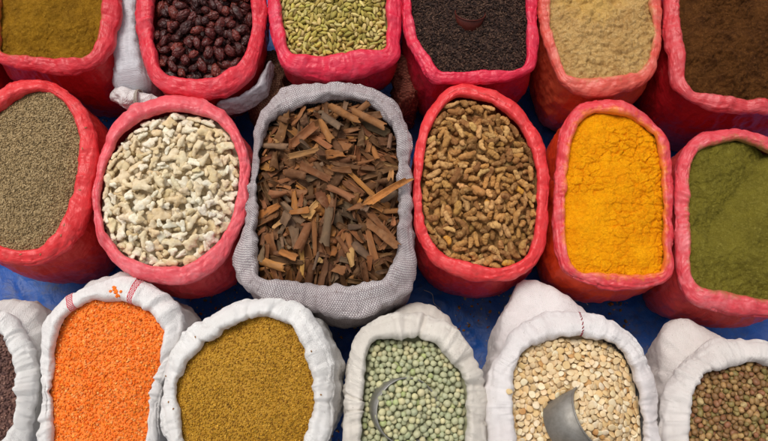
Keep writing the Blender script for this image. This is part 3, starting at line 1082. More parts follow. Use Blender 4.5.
# ---- middle row
make_sack('cumin', 'scarlet plastic sack of fine grey-brown seeds at the left edge',
          [(44,92),(58,98),(72,113),(80,135),(80,165),(72,202),(62,226),(50,242),(36,250),(15,249),(-5,243),(-25,225),(-35,190),(-35,155),(-22,128),(0,112),(22,98)],
          [(38,79),(62,87),(84,106),(96,132),(97,165),(90,205),(78,237),(60,256),(36,264),(10,264),(-15,257),(-40,238),(-52,195),(-52,150),(-36,118),(-12,97),(12,84)],
          'plastic', scarlet, scarlet_body, seed=7, taper=0.015, group=RED)
make_sack('ginger', 'pale pink plastic sack heaped with knobbly cream-white ginger',
          [(171,112),(195,115),(218,123),(233,141),(239,169),(236,202),(226,232),(205,255),(179,267),(148,265),(122,252),(106,231),(101,205),(103,178),(113,150),(130,129),(152,117)],
          [(179,95),(210,102),(235,123),(249,156),(249,195),(239,233),(220,264),(190,282),(158,284),(122,271),(100,244),(92,208),(98,165),(108,132),(127,110),(152,98)],
          'plastic', pink, pink_body, seed=8, group=RED)
make_sack('bark', 'grey woven burlap sack overflowing with brown bark strips',
          [(336,101),(367,106),(388,124),(397,156),(398,188),(398,229),(395,262),(382,281),(355,285),(312,282),(281,283),(262,275),(257,241),(259,192),(262,152),(272,124),(300,108)],
          [(293,84),(330,83),(367,88),(396,104),(409,130),(411,168),(412,217),(414,266),(409,292),(385,308),(349,318),(312,313),(263,301),(238,284),(233,260),(243,211),(252,162),(257,119),(271,97)],
          'burlap', hessian, hessian, seed=9, hfac=0.9, group=None)
make_sack('root', 'bright red plastic sack of small ochre-brown dried roots',
          [(457,98),(485,103),(511,121),(529,145),(536,174),(536,217),(530,250),(515,264),(491,268),(462,261),(440,251),(427,229),(422,185),(427,144),(438,115)],
          [(457,84),(485,87),(516,103),(539,133),(548,172),(548,217),(542,256),(524,274),(491,282),(454,275),(429,259),(415,229),(413,183),(416,144),(430,107)],
          'plastic', scarlet, red_body, seed=10, taper=0.012, group=RED)
make_sack('turmeric', 'rose-red plastic sack of bright yellow-orange powder with orange side',
          [(601,114),(628,119),(650,134),(658,153),(661,185),(662,227),(662,263),(655,273),(612,273),(581,271),(568,254),(565,216),(567,178),(571,142),(583,121)],
          [(601,100),(631,104),(655,122),(669,147),(673,189),(673,238),(672,274),(650,287),(612,289),(573,277),(557,258),(553,216),(556,173),(561,130),(576,107)],
          'plastic', rose_yellow, orange_body, seed=11, group=RED)
make_sack('henna', 'rose-pink plastic sack of dull olive-green powder at the right edge',
          [(707,147),(739,142),(762,150),(785,165),(798,195),(800,240),(795,280),(780,298),(750,298),(726,293),(702,289),(691,276),(688,240),(688,199),(689,170),(695,154)],
          [(702,133),(733,129),(762,135),(792,150),(812,180),(816,240),(810,290),(790,314),(755,317),(728,313),(697,305),(681,287),(676,251),(675,204),(677,167),(684,149)],
          'plastic', rose, rose_body, seed=12, group=RED)

# ---- front row
make_sack('brownlentil', 'white cloth sack of small purplish-brown lentils in the front left corner',
          [(0,332),(10,346),(17,370),(19,395),(14,420),(6,440),(-10,460),(-40,470),(-70,455),(-85,410),(-80,360),(-60,332),(-30,322)],
          [(0,309),(17,324),(32,350),(37,379),(34,412),(29,437),(18,465),(-10,485),(-45,490),(-85,475),(-102,420),(-98,355),(-75,318),(-35,302)],
          'cloth', white_cloth, white_body, seed=13, lumps=[(22,290,0.035,24)], group=WHITE)
_stripes = []
N_OUT = [(94,281),(127,276),(152,287),(172,301),(183,319),(181,340),(170,365),(161,395),(158,420),(158,450),(155,485),(135,508),(100,512),(62,503),(42,475),(38,440),(39,412),(40,363),(42,328),(53,309),(70,291)]
N_IN = [(107,301),(138,305),(157,317),(166,332),(164,354),(155,380),(149,405),(147,441),(144,470),(128,490),(100,495),(70,485),(55,465),(52,437),(53,404),(55,367),(60,334),(70,315),(86,305)]


def stripe_u(px, py, inner, outer):
    pi, po = atp(inner), atp(outer); cen = pi.mean(0); O = Outline(po, cen)
    aa = np.linspace(-np.pi, np.pi, 4001); q = O.at(aa)
    L = np.concatenate([[0], np.cumsum(np.hypot(*np.diff(q, axis=0).T))])
    t = at(px, py); return float(np.interp(math.atan2(t.y - cen[1], t.x - cen[0]), aa, L))


striped = cotton('striped_cotton', (0.86, 0.835, 0.825, 1), stain_amt=0.2,
                 stripes=[(stripe_u(72, 302, N_IN, N_OUT), 0.0065), (stripe_u(137, 290, N_IN, N_OUT), 0.0055)])
make_sack('redlentil', 'white cloth sack with two red checked stripes, full of bright orange lentils',
          N_IN, N_OUT, 'cloth', striped, white_body, seed=14, lumps=[(97,262,0.022,24)], group=WHITE)
make_sack('goldseed', 'clean white cloth sack of fine golden-brown seeds, next to the orange lentils',
          [(265,318),(286,324),(300,341),(309,360),(314,386),(314,408),(308,433),(302,455),(285,485),(250,500),(215,492),(195,465),(186,437),(178,408),(177,392),(182,376),(195,357),(216,338),(241,325)],
          [(274,296),(297,303),(317,321),(331,349),(335,382),(333,415),(328,441),(318,475),(295,508),(250,520),(205,512),(180,480),(169,445),(162,415),(163,388),(170,350),(186,329),(216,309),(245,298)],
          'cloth', white_cloth, white_body, seed=15, dz=0.012, lumps=[(345,368,0.012,30)], group=WHITE)
make_sack('pea', 'cream cloth sack of pale green peas holding a sunken metal cup',
          [(376,340),(396,339),(418,339),(438,344),(448,357),(459,370),(465,392),(466,441),(460,470),(440,492),(415,497),(385,492),(368,470),(362,441),(364,397),(366,366),(369,350)],
          [(403,313),(432,314),(454,325),(471,346),(482,368),(485,397),(486,441),(483,480),(460,510),(415,516),(372,510),(348,480),(342,441),(344,397),(346,366),(357,336),(376,320)],
          'cloth', cream_cloth, cream_cloth, seed=16, dz=0.006, hfac=0.9, lumps=[(424,292,0.028,22)], group=WHITE)
make_sack('splitbean', 'lilac-white cloth sack of cream split beans with a red stitched seam',
          [(523,352),(540,341),(560,338),(593,340),(613,347),(626,360),(634,383),(640,412),(642,441),(638,470),(615,495),(578,502),(540,495),(519,470),(514,441),(511,404),(513,371)],
          [(507,342),(522,322),(552,310),(585,309),(610,320),(633,338),(650,363),(658,391),(660,441),(655,480),(630,512),(578,520),(525,512),(498,480),(489,441),(488,400),(493,367)],
          'cloth', lilac_cloth, lilac_cloth, seed=17, dz=0.006, lumps=[(538,270,0.062,17), (515,310,0.02,20)], group=WHITE)
make_sack('brownbean', 'greyish white cloth sack of mixed brown beans in the front right corner',
          [(706,374),(736,366),(757,361),(772,367),(787,380),(798,400),(803,430),(798,465),(780,490),(750,500),(715,492),(697,475),(687,441),(689,410),(694,390)],
          [(704,346),(723,339),(749,337),(770,342),(792,352),(812,370),(822,400),(824,435),(818,475),(795,507),(750,518),(700,510),(672,485),(661,441),(663,402),(673,377),(688,358)],
          'cloth', grey_cloth, grey_cloth, seed=18, dz=0.004, lumps=[(684,314,0.055,20)], group=WHITE)

# red thread sewn down the back of the split-bean sack
s = SACKS['splitbean']
t = at(579, 320); la = math.atan2(t.y - s['cen'][1], t.x - s['cen'][0])
ki = int(np.argmin(np.abs((s['ang'] - la + np.pi) % (2 * np.pi) - np.pi)))
st_mat = plain_mat('red_thread', srgb(150, 40, 55), 0.9)
path = s['rimP'][ki][4:-4]
dv = np.stack([np.full(len(path), 0.0), np.full(len(path), 0.0), np.full(len(path), 0.0)], -1)
V, Fs = [], [[], []]
base = 0
fine = np.array([np.interp(np.linspace(0, len(path) - 1, 45), np.arange(len(path)), path[:, k]) for k in range(3)]).T
for i in range(0, 44, 3):
    seg = fine[i:i + 3].copy()
    seg[:, 0] += np.array([-0.0012, 0, 0.0012]); seg[1, 2] += 0.0012
    v, fs = tube(seg, 0.0008, 6)
    V.append(v); Fs[0].append(fs[0] + base); Fs[1].append(fs[1] + base); base += len(v)
link('stitching', mesh_from('stitching', np.concatenate(V), [np.concatenate(Fs[0]), np.concatenate(Fs[1])], st_mat), s['root'])

# ---- powders
def P3(x, y, sc, z=0.0):
    return np.stack([x * sc, y * sc, np.full(np.shape(x), z)], -1)


def lumps(x, y, size, seed, amp):
    f1, f2, cid = worley(x / size, y / size, seed)
    return amp * np.clip(0.75 - f1, 0, 1) ** 0.5 * (cid * 1.2 + 0.15)


def gpx(x, y, px, py, r):
    """How near (x, y) is to the photo point, as a soft dome of r metres."""
    t = at(px, py)
    return np.exp(-((x - t.x) ** 2 + (y - t.y) ** 2) / r ** 2)


def powder(name, key, zf, mat, label, cat='powder', step=0.0014):
    o = heightfield(name, key, zf, step, mat)
    tag(o, label, cat, kind='stuff')
    return o


lv = level_fn('curry', -0.004, 0.016)
def zc(x, y, lv=lv):
    f1, f2, cid = worley(x / 0.012, y / 0.02, 5)
    crack = np.clip(0.16 - (f2 - f1), 0, 1) / 0.16
    m = np.clip(0.5 + 1.4 * noise(P3(x, y, 14, 2)), 0, 1) * np.clip((at(50, 20).y - y) / 0.03 + 0.3, 0.0, 1)
    return lv(x, y) + 0.006 * fbm(P3(x, y, 22, 1), 4) - 0.0045 * crack * m + 0.0016 * fbm(P3(x, y, 120, 4), 3) \
        - 0.010 * gpx(x, y, 92, 3, 0.03) - 0.006 * gpx(x, y, 70, -5, 0.03)
powder('curry_powder', 'curry', zc, powder_mat('curry_powder', srgb(150, 108, 24), srgb(120, 84, 18), srgb(172, 130, 40)),
       'mustard-brown powder with cracked surface filling the back left red sack')
lv = level_fn('neighbour', -0.004, 0.016)
powder('tan_powder', 'neighbour', lambda x, y, lv=lv: lv(x, y) + 0.004 * fbm(P3(x, y, 26, 3), 5), powder_mat('sandy_powder', srgb(190, 150, 96), srgb(170, 128, 80), srgb(208, 172, 120)),
       'sandy powder in the red sack at the far left edge', step=0.003)
lv = level_fn('tan', -0.004, 0.014)
def zt(x, y, lv=lv):
    m = 1 - 0.9 * gpx(x, y, 612, 0, 0.035)
    w = x + 0.003 * noise(P3(x, y, 90, 5)); u = y + 0.003 * noise(P3(x, y, 90, 8))
    return lv(x, y) + 0.006 * fbm(P3(x, y, 24, 1), 4) + m * (lumps(w, u, 0.012, 3, 0.0065) + lumps(u, w, 0.0065, 9, 0.0045) + lumps(w, u, 0.0045, 19, 0.0018)) \
        + 0.0008 * fbm(P3(x, y, 220, 2), 2) - 0.012 * gpx(x, y, 615, 4, 0.014) + 0.006 * gpx(x, y, 590, 8, 0.03)
tp = at(590, -2)
powder('tan_powder', 'tan', zt, powder_mat('tan_powder', srgb(206, 168, 108), srgb(180, 140, 84), srgb(222, 190, 136),
       patch=(tp.x, tp.y, 0.07, srgb(216, 172, 84))), 'pale tan lumpy powder in the orange-red sack')
lv = level_fn('cocoa', -0.004, 0.02)
def zk(x, y, lv=lv):
    w = x + 0.004 * noise(P3(x, y, 70, 5)); u = y + 0.004 * noise(P3(x, y, 70, 8))
    m = np.clip(0.65 + 1.2 * noise(P3(x, y, 12, 6)), 0.1, 1)
    return lv(x, y) + 0.005 * fbm(P3(x, y, 20, 1.5), 4) + m * (lumps(w, u, 0.012, 31, 0.0085) + lumps(u, w, 0.0065, 39, 0.006) + lumps(w, u, 0.004, 35, 0.002)) + 0.0009 * fbm(P3(x, y, 200, 2), 3) \
        - 0.012 * gpx(x, y, 760, -8, 0.04)
powder('brown_powder', 'cocoa', zk, powder_mat('chocolate_powder', srgb(90, 54, 22), srgb(64, 36, 14), srgb(116, 74, 36)),
       'chocolate-brown crumbly powder in the back right dark red sack')
lv = level_fn('turmeric', -0.003, 0.012)
def zu(x, y, lv=lv):
    w = x + 0.006 * noise(P3(x, y, 55, 5)); u = y + 0.006 * noise(P3(x, y, 55, 8))
    f1, f2, cid = worley(w / 0.017, u / 0.013, 51)
    m = np.clip(0.35 + 1.5 * noise(P3(x, y, 13, 6.4)) + 0.55 * gpx(x, y, 625, 165, 0.09), 0, 1)
    crack = np.clip(0.14 - (f2 - f1), 0, 1) / 0.14
    g1, g2, gid = worley(u / 0.008, w / 0.007, 61)
    c2 = np.clip(0.15 - (g2 - g1), 0, 1) / 0.15
    return lv(x, y) + 0.0045 * fbm(P3(x, y, 22, 1.2), 4) + m * (0.0034 * (cid - 0.4) - 0.0055 * crack) - 0.0016 * c2 * np.clip(m - 0.15, 0, 1) \
        + 0.0010 * (gid - 0.5) * m + 0.0011 * fbm(P3(x, y, 150, 2), 3)
powder('turmeric_powder', 'turmeric', zu, powder_mat('turmeric_powder', srgb(248, 166, 6), srgb(234, 144, 3), srgb(252, 180, 24)),
       'bright yellow-orange cracked powder filling the rose-red sack', step=0.0012)
lv = level_fn('henna', -0.004, 0.008)
def zh(x, y, lv=lv):
    # a scoop has been drawn across it: a smooth face and a ridge
    a, b = at(708, 232), at(762, 158)
    dx, dy = b.x - a.x, b.y - a.y; L = math.hypot(dx, dy)
    sd = ((x - a.x) * dy - (y - a.y) * dx) / L + 0.008 * noise(P3(x, y, 18, 3))
    al = ((x - a.x) * dx + (y - a.y) * dy) / L
    win = np.clip(al / 0.03 + 0.8, 0, 1)
    face = np.clip(sd / 0.006, 0, 1) * np.clip(1.4 - sd / 0.07, 0, 1) * win
    vee = win * (np.where(sd > 0, 0.62 * np.minimum(sd, 0.045), 0.30 * np.minimum(-sd, 0.035)) - 0.014)
    w = x + 0.004 * noise(P3(x, y, 70, 5)); u = y + 0.004 * noise(P3(x, y, 70, 8))
    rough = 1 - 0.85 * face
    return lv(x, y) + vee + (0.008 * fbm(P3(x, y, 18, 7.5), 4) + lumps(w, u, 0.014, 81, 0.0034) + lumps(u, w, 0.006, 89, 0.0024)) * rough + 0.001 * fbm(P3(x, y, 170, 2), 3)
powder('olive_powder', 'henna', zh, powder_mat('henna_powder', srgb(118, 108, 38), srgb(98, 89, 30), srgb(140, 130, 58)),
       'dull olive-green powder with a scooped ridge in the rose-pink sack')

# ---- fine seeds: masses
m_seed = grain_mat('fine_seed', 0.7, 0.3, from_attr=True, scale=500)
m_dark = grain_mat('dark_seed', 0.8, 0.15, from_attr=True, scale=500)
lv0 = level_fn('cumin', -0.004, 0.02)
mass('cumin_seeds', 'cumin', 'fine grey-brown seeds heaped in the scarlet sack at the left edge', 'seeds',
     lambda x, y: lv0(x, y) + 0.004 * fbm(P3(x, y, 16, 1), 2), [seed_shape(0.0030, 0.0010, 0.0009, 1, 0.4, 0.1), seed_shape(0.0026, 0.0011, 0.001, 1, 0.3, -0.1)],
     0.0026, m_seed, [srgb(172, 147, 106), srgb(146, 121, 82), srgb(192, 168, 126), srgb(116, 96, 66), srgb(156, 133, 92)], tilt=0.45, layers=1)
lv1 = level_fn('tea', -0.006, 0.012)
mass('dark_grains', 'tea', 'near-black curled grains heaped around the small brown cup', 'grains',
     lambda x, y: lv1(x, y) + 0.005 * fbm(P3(x, y, 16, 5), 2) + 0.006 * gpx(x, y, 470, 10, 0.02), [seed_shape(0.0042, 0.0014, 0.0013, 2, 0.2, 0.22), seed_shape(0.0036, 0.0016, 0.0014, 2, 0.2, -0.25), seed_shape(0.0024, 0.0017, 0.0015, 2, 0.1)],
     0.0036, m_dark, [srgb(72, 52, 44), srgb(56, 41, 37), srgb(90, 68, 56), srgb(44, 33, 30)], tilt=0.5, layers=2)
lv2 = level_fn('redlentil', -0.004, 0.018)
disc = [seed_shape(0.0023, 0.0021, 0.0010, 2), seed_shape(0.0021, 0.0018, 0.0009, 2), seed_shape(0.0016, 0.0010, 0.0008, 1)]
mass('orange_lentils', 'redlentil', 'bright orange split lentils filling the sack with red checked stripes', 'lentils',
     lambda x, y: lv2(x, y) + 0.004 * fbm(P3(x, y, 16, 8), 2), disc, 0.0032, m_seed,
     [srgb(250, 132, 34), srgb(246, 120, 24), srgb(252, 146, 56), srgb(244, 112, 20), srgb(250, 162, 88)], tilt=0.5, layers=1)
lv3 = level_fn('goldseed', -0.005, 0.022)
mass('golden_seeds', 'goldseed', 'fine golden-brown seeds heaped in the clean white sack', 'seeds',
     lambda x, y: lv3(x, y) + 0.004 * fbm(P3(x, y, 14, 11), 2), [seed_shape(0.0020, 0.0013, 0.0012, 1, 0.1), seed_shape(0.0018, 0.0014, 0.0011, 1)],
     0.0029, m_seed, [srgb(190, 142, 38), srgb(170, 122, 28), srgb(206, 160, 58), srgb(148, 102, 24), srgb(180, 134, 30)], tilt=0.5)
lv4 = level_fn('brownlentil', -0.005, 0.016)
mass('brown_lentils', 'brownlentil', 'small purplish-brown lentils in the front left white sack', 'lentils',
     lambda x, y: lv4(x, y) + 0.003 * fbm(P3(x, y, 16, 14), 2), [seed_shape(0.0026, 0.0025, 0.0014, 2), seed_shape(0.0023, 0.0021, 0.0014, 2)],
     0.0037, m_seed, [srgb(120, 86, 76), srgb(100, 70, 64), srgb(138, 104, 92), srgb(88, 62, 58)], tilt=0.5)


# ---- metal and brown cups
def cup(name, label, centre, axis, R, L, mat, wall=0.0012, base_r=0.8, roll=0.0016):
    """Open tapered cup; centre is the middle of its mouth, axis points out of the mouth."""
    ax = Vector(axis).normalized()
    root = empty(name, (0, 0, 0))
    q = Vector((0, 0, 1)).rotation_difference(ax)
    root.rotation_mode = 'QUATERNION'; root.rotation_quaternion = q
    root.location = Vector(centre) - ax * L
    tag(root, label, 'cup')
    prof = [(0.0001, 0), (R * base_r * 0.93, 0), (R * base_r, 0.002), (R * base_r * 0.5 + R * 0.5, L * 0.5), (R, L), (R - wall, L), (R * base_r * 0.5 + R * 0.5 - wall, L * 0.5), (R * base_r - wall, 0.003), (0.0001, 0.0025)]
    n = 72
    t = np.linspace(0, 2 * np.pi, n, endpoint=False)
    V = np.array([[(r * (1 + 0.012 * math.sin(2 * a + 1))) * math.cos(a), r * math.sin(a), z] for r, z in prof for a in t])
    a = np.arange(n); b = (a + 1) % n
    q4 = np.concatenate([np.stack([k * n + a, k * n + b, (k + 1) * n + b, (k + 1) * n + a], -1) for k in range(len(prof) - 1)])
    me = mesh_from('cup_body', V, q4, mat)
    o = link('cup_body', me, root)
    rp = [((R * (1 + 0.012 * math.sin(2 * x + 1))) * math.cos(x), R * math.sin(x), L) for x in np.linspace(0, 2 * np.pi, 97)]
    v, fs = tube(rp, roll, 8, False)
    link('lip', mesh_from('lip', v, fs, mat), root)
    return root


tin = metal_mat('worn_tin', (0.36, 0.34, 0.31, 1), 0.55)
tin2 = metal_mat('dull_steel', (0.40, 0.39, 0.36, 1), 0.38)
brown_plastic = plain_mat('brown_cup', srgb(84, 32, 22), 0.5, 60, 0.4)
c = at(470, 14, H + 0.006)
cup('small_cup', 'small reddish-brown cup half sunk in the near-black grains', (c.x, c.y, H + 0.009), (0.05, 0.50, 0.80), 0.027, 0.03, brown_plastic, base_r=0.9, roll=0.0011)

# ---- piles of countable things
def kit(fn, specs):
    return [fn(*sp, i + 1) for i, sp in enumerate(specs)], [sp[:3] for sp in specs]


# dates
sp = [(0.0150, 0.0078, 0.0072), (0.0138, 0.0076, 0.0070), (0.0164, 0.0080, 0.0072), (0.0124, 0.0080, 0.0072), (0.0148, 0.0072, 0.0068), (0.0134, 0.0074, 0.0066), (0.0154, 0.0086, 0.0072)]
sh, sz = kit(shape_date, sp)
p = Pile('date', level_fn('date', -0.004, 0.024), 0.030)
p.drop(sz, 1500, margin=0.8, jit=0.2, stop=0.002, sink=0.36, tries=26, over=0.7)
md = [grain_mat('date_skin' + ('' if not a else '_mass'), 0.42, 0.45, spots=srgb(40, 15, 14), spot_amt=0.7, scale=230, bump=0.55, from_attr=a, dust=(0.16, 0.07, 0.06, 1)) for a in (False, True)]
_, n = pile_objects(p, 'date', 'date', 'date', 'dates heaped in the back row sack', sh, *md,
    [('near-black wrinkled date', srgb(66, 26, 24), 3), ('dark maroon date', srgb(92, 32, 28), 4), ('reddish-brown date', srgb(122, 48, 38), 2)],
    'heap in the red sack', 'date_heap', 'dark dates lying underneath the top layer in the red sack', minshare=0.07)
print('dates', n, len(p.items))

# pale green pods
sp = [(0.0076, 0.0034, 0.0032), (0.0068, 0.0035, 0.0033), (0.0084, 0.0033, 0.0031), (0.0062, 0.0034, 0.0032)]
sh, sz = kit(shape_pod, sp)
p = Pile('cardamom', level_fn('cardamom', -0.004, 0.014), 0.015, cell=0.0010)
p.drop(sz, 3600, margin=0.6, jit=0.15, stop=0.001, sink=0.22, tries=24, over=0.4, best=5)
mp = [grain_mat('pod_husk' + ('' if not a else '_mass'), 0.7, 0.25, spots=srgb(140, 118, 58), spot_amt=0.45, scale=260, bump=0.35, from_attr=a, stretch=(0.25, 1, 1)) for a in (False, True)]
_, n = pile_objects(p, 'cardamom', 'cardamom_pod', 'pod', 'pale green pods in the crimson sack', sh, *mp,
    [('pale straw-coloured pod', srgb(216, 196, 126), 3.5), ('yellow-green pod', srgb(194, 178, 92), 4), ('dull olive pod', srgb(164, 146, 74), 2)],
    'mouth of the crimson sack', 'pod_heap', 'pale green pods filling the crimson sack with square mouth', minshare=0.10)
print('pods', n, len(p.items))

# white ginger
sp = [(0.0150, 0.0098, 0.0062), (0.0135, 0.0085, 0.0058), (0.0172, 0.0088, 0.0060), (0.0118, 0.0082, 0.0056), (0.0150, 0.0112, 0.0062), (0.0126, 0.0070, 0.0054), (0.0100, 0.0070, 0.0052), (0.0165, 0.0076, 0.0060), (0.0112, 0.0092, 0.0058), (0.0092, 0.0064, 0.0050), (0.0178, 0.0112, 0.0062)]
sp = sp + sp[:7]
sh = [shape_ginger(a * 1.12, b * 1.12, c, i) for i, (a, b, c) in enumerate(sp)]
p = Pile('ginger', level_fn('ginger', -0.003, 0.026), 0.026)
p.drop([(a * 1.02, b * 1.0, c * 0.95) for a, b, c in sp], 2200, margin=0.8, jit=0.25, stop=0.0012, sink=0.3, tries=24, over=0.8)
mg = [grain_mat('ginger_rind' + ('' if not a else '_mass'), 0.88, 0.15, spots=srgb(200, 170, 122), spot_amt=0.6, scale=130, bump=0.5, from_attr=a, dust=srgb(240, 230, 208)) for a in (False, True)]
_, n = pile_objects(p, 'ginger', 'ginger_piece', 'dried ginger', 'cream white ginger in the pale pink sack', sh, *mg,
    [('chalky cream ginger piece', srgb(236, 219, 184), 5), ('yellowish ginger piece', srgb(228, 206, 164), 3), ('ivory white ginger piece', srgb(244, 236, 214), 3)],
    'heap in the pink sack', 'ginger_heap', 'cream white ginger lying under the top layer in the pale pink sack', minshare=0.08, jitter=0.05)
print('ginger', n, len(p.items))

# bark
rb = np.random.default_rng(5)
sp = [(rb.uniform(0.014, 0.037) if i % 3 else rb.uniform(0.009, 0.017), rb.uniform(0.0062, 0.0118), 0.0015) for i in range(24)]
sp = [(a, (b if a > 0.019 else b * 0.72) * (0.55 if i % 5 == 2 else 1.0), c) for i, (a, b, c) in enumerate(sp)]
sh = [shape_bark(a, b, c, i) for i, (a, b, c) in enumerate(sp)]
p = Pile('bark', level_fn('bark', -0.006, 0.022), 0.028)
p.drop([(a, b, 0.0026) for a, b, c in sp], 2000, margin=1.5, jit=0.30, stop=-0.001, q=0.92, tries=14, maxslope=1.1, over=2.4, best=3, align=False)
big_ = [(a, b, 0.0030) for a, b, c in sp]
p.level += 0.012
p.drop(big_, 60, margin=1.2, jit=0.38, stop=-0.01, q=0.96, tries=8, maxslope=1.1, over=4, best=2, align=False)
for (xa, ya, xb, yb, v_, up) in ((368, 208, 409, 183, 4, 0.030), (366, 225, 398, 250, 7, 0.024), (330, 112, 360, 128, 10, 0.030), (352, 116, 384, 132, 1, 0.028), (392, 142, 402, 160, 13, 0.022)):
    A_, B_ = at(xa, ya, H), at(xb, yb, H)            # strips lying uppermost, some resting on the rim
    mx, my = (A_.x + B_.x) / 2, (A_.y + B_.y) / 2
    sc_ = (B_ - A_).length / 2 / sp[v_][0]
    Mx = Matrix.Translation((mx, my, H + up)) @ Matrix.Rotation(math.atan2(B_.y - A_.y, B_.x - A_.x), 4, 'Z') @ Matrix.Rotation(0.12, 4, 'X') @ Matrix.Diagonal((sc_, 0.0068 / sp[v_][1], 1.0, 1.0))
    p.items.append((v_, Mx, 1.0, (mx, my)))
    p.own[int((mx - p.x0) / p.cell), int((my - p.y0) / p.cell)] = len(p.items) - 1
mb_ = [grain_mat('bark_fibre' + ('' if not a else '_mass'), 0.78, 0.25, spots=srgb(84, 52, 34), spot_amt=0.5, scale=120, bump=0.6, bdist=0.0014, from_attr=a, stretch=(0.16, 1, 1), dust=srgb(160, 122, 90)) for a in (False, True)]
_, n = pile_objects(p, 'bark', 'bark_strip', 'bark', 'bark strips in the grey burlap sack', sh, *mb_,
    [('dark brown bark strip', srgb(104, 70, 44), 6), ('reddish-brown bark strip', srgb(142, 92, 56), 6), ('grey-brown bark strip', srgb(118, 94, 72), 2), ('orange-brown bark strip', srgb(174, 116, 62), 1.8), ('light tan bark strip', srgb(200, 152, 96), 0.3)],
    'burlap sack', 'bark_heap', 'brown bark strips lying under the top layer in the burlap sack', minshare=0.05, jitter=0.18)
print('bark', n, len(p.items))

# dried roots
sp = [(0.0136, 0.0054, 0.0050), (0.0112, 0.0060, 0.0054), (0.0160, 0.0052, 0.0048), (0.0090, 0.0056, 0.0052), (0.0128, 0.0046, 0.0044), (0.0106, 0.0050, 0.0048), (0.0148, 0.0060, 0.0054), (0.0118, 0.0056, 0.0050)]
sp = [(a * 1.14, b * 1.12, c * 1.1) for a, b, c in sp]
sp = sp + [(a * 0.92, b * 1.08, c) for a, b, c in sp]
sh, sz = kit(shape_gnarl, sp)
p = Pile('root', level_fn('root', -0.004, 0.024), 0.024)
p.drop(sz, 2600, margin=0.7, jit=0.5, stop=0.0012, sink=0.2, tries=22, over=1.3, maxslope=1.1)
mr = [grain_mat('root_skin' + ('' if not a else '_mass'), 0.82, 0.2, spots=srgb(120, 76, 40), spot_amt=0.65, scale=190, bump=0.6, from_attr=a, dust=srgb(218, 176, 116)) for a in (False, True)]
_, n = pile_objects(p, 'root', 'dried_root', 'dried root', 'ochre brown roots in the bright red sack', sh, *mr,
    [('ochre-brown root', srgb(184, 134, 76), 5), ('dark brown root', srgb(142, 98, 56), 3.5), ('sandy root', srgb(206, 160, 102), 3), ('yellow ochre root', srgb(214, 154, 62), 0.15)],
    'heap in the bright red sack', 'root_heap', 'ochre brown roots lying under the top layer in the bright red sack', minshare=0.08)
print('roots', n, len(p.items))

# green peas, with the cup
cx = at(407, 411, H)
lvp = level_fn('pea', -0.008, 0.012)
RC = 0.051
p = Pile('pea', lvp, 0.020)
r = np.hypot(p.X - cx.x, p.Y - cx.y)
zcup = float(lvp(np.array([cx.x]), np.array([cx.y]))[0])
inside = r < RC
p.level = np.where(inside, np.maximum(p.level, zcup + 0.011 - 0.36 * (p.X - cx.x) + 0.12 * (p.Y - cx.y) + 0.009 * (1 - (r / RC) ** 2)), p.level - 0.004 * np.exp(-((r - RC) / 0.012) ** 2))
p.h = p.level - 0.020; p.floor = p.h.copy()
p.allow &= ~((np.abs(r - RC) < 0.0042) & ((p.X - cx.x) < -0.008 + 0.012 * np.sin(p.Y * 300)))
p.drop([(0.0051, 0.0051, 0.0051), (0.0047, 0.0047, 0.0047), (0.0054, 0.0054, 0.0054)], 4200, margin=0.7, stop=0.001, sink=0.10, tries=30, maxslope=0.0, over=0.5, best=10)
sh = [shape_pea(0.0053, 0.0050, 0.0050, 1), shape_pea(0.0049, 0.0047, 0.0047, 2), shape_pea(0.0056, 0.0053, 0.0053, 3)]
mpp = [grain_mat('pea_skin' + ('' if not a else '_mass'), 0.55, 0.35, spots=srgb(212, 206, 166), spot_amt=0.55, scale=150, bump=0.25, from_attr=a) for a in (False, True)]
_, n = pile_objects(p, 'pea', 'green_pea', 'pea', 'pale green peas in the cream sack', sh, *mpp,
    [('pale green pea', srgb(190, 192, 154), 5), ('grey-green pea', srgb(170, 175, 142), 3.5), ('yellowish pea', srgb(208, 202, 158), 2.5), ('bright green pea', srgb(176, 188, 128), 0.8)],
    'mouth of the cream sack', 'pea_heap', 'pale green peas filling the cream sack around the sunken metal cup', minshare=0.12, jitter=0.06)
print('peas', n, len(p.items))
cup('metal_cup', 'round steel cup sunk to its lip in the pale green peas', (cx.x, cx.y, zcup + 0.008), (0.37, -0.13, 1), RC, 0.055, tin2, base_r=0.96, roll=0.0013)

# split beans, with the tilted tin cup
lvs = level_fn('splitbean', -0.006, 0.016)
p = Pile('splitbean', lvs, 0.014, cell=0.0012)
RQ = 0.046
axq = Vector((0.72, 0.30, 0.64)).normalized()
cs = at(590, 415, H + 0.031)
dx = p.X - cs.x; dy = p.Y - cs.y
hx = Vector((axq.x, axq.y)).normalized()
ta = dx * hx.x + dy * hx.y; pa = -dx * hx.y + dy * hx.x        # along and across the cup
zm = H + 0.031 - ta * math.hypot(axq.x, axq.y) / axq.z           # the plane of its mouth
lip_ = -axq.z * RQ * np.sqrt(np.clip(1 - (pa / RQ) ** 2, 0, 1))
mouth = ((ta / axq.z) ** 2 + pa ** 2 < (RQ - 0.002) ** 2)
spill = np.clip(1 - np.hypot(np.maximum(ta - 0.01, 0) / 0.062, pa / 0.066) ** 2, 0, 1) ** 0.8 * 0.032
p.level = np.where(mouth, np.maximum(p.level + spill, zm - 0.003), np.where(ta > 0, p.level + spill, p.level))
p.h = p.level - 0.014; p.floor = p.h.copy()
heapw = np.clip((-pa - 0.012) / 0.034, 0, 1) * np.clip(1 + (ta - lip_) / 0.075, 0, 1) * (ta < lip_) * (pa > -RQ)
p.level = p.level + 0.030 * heapw; p.h = p.level - 0.016; p.floor = p.h.copy()
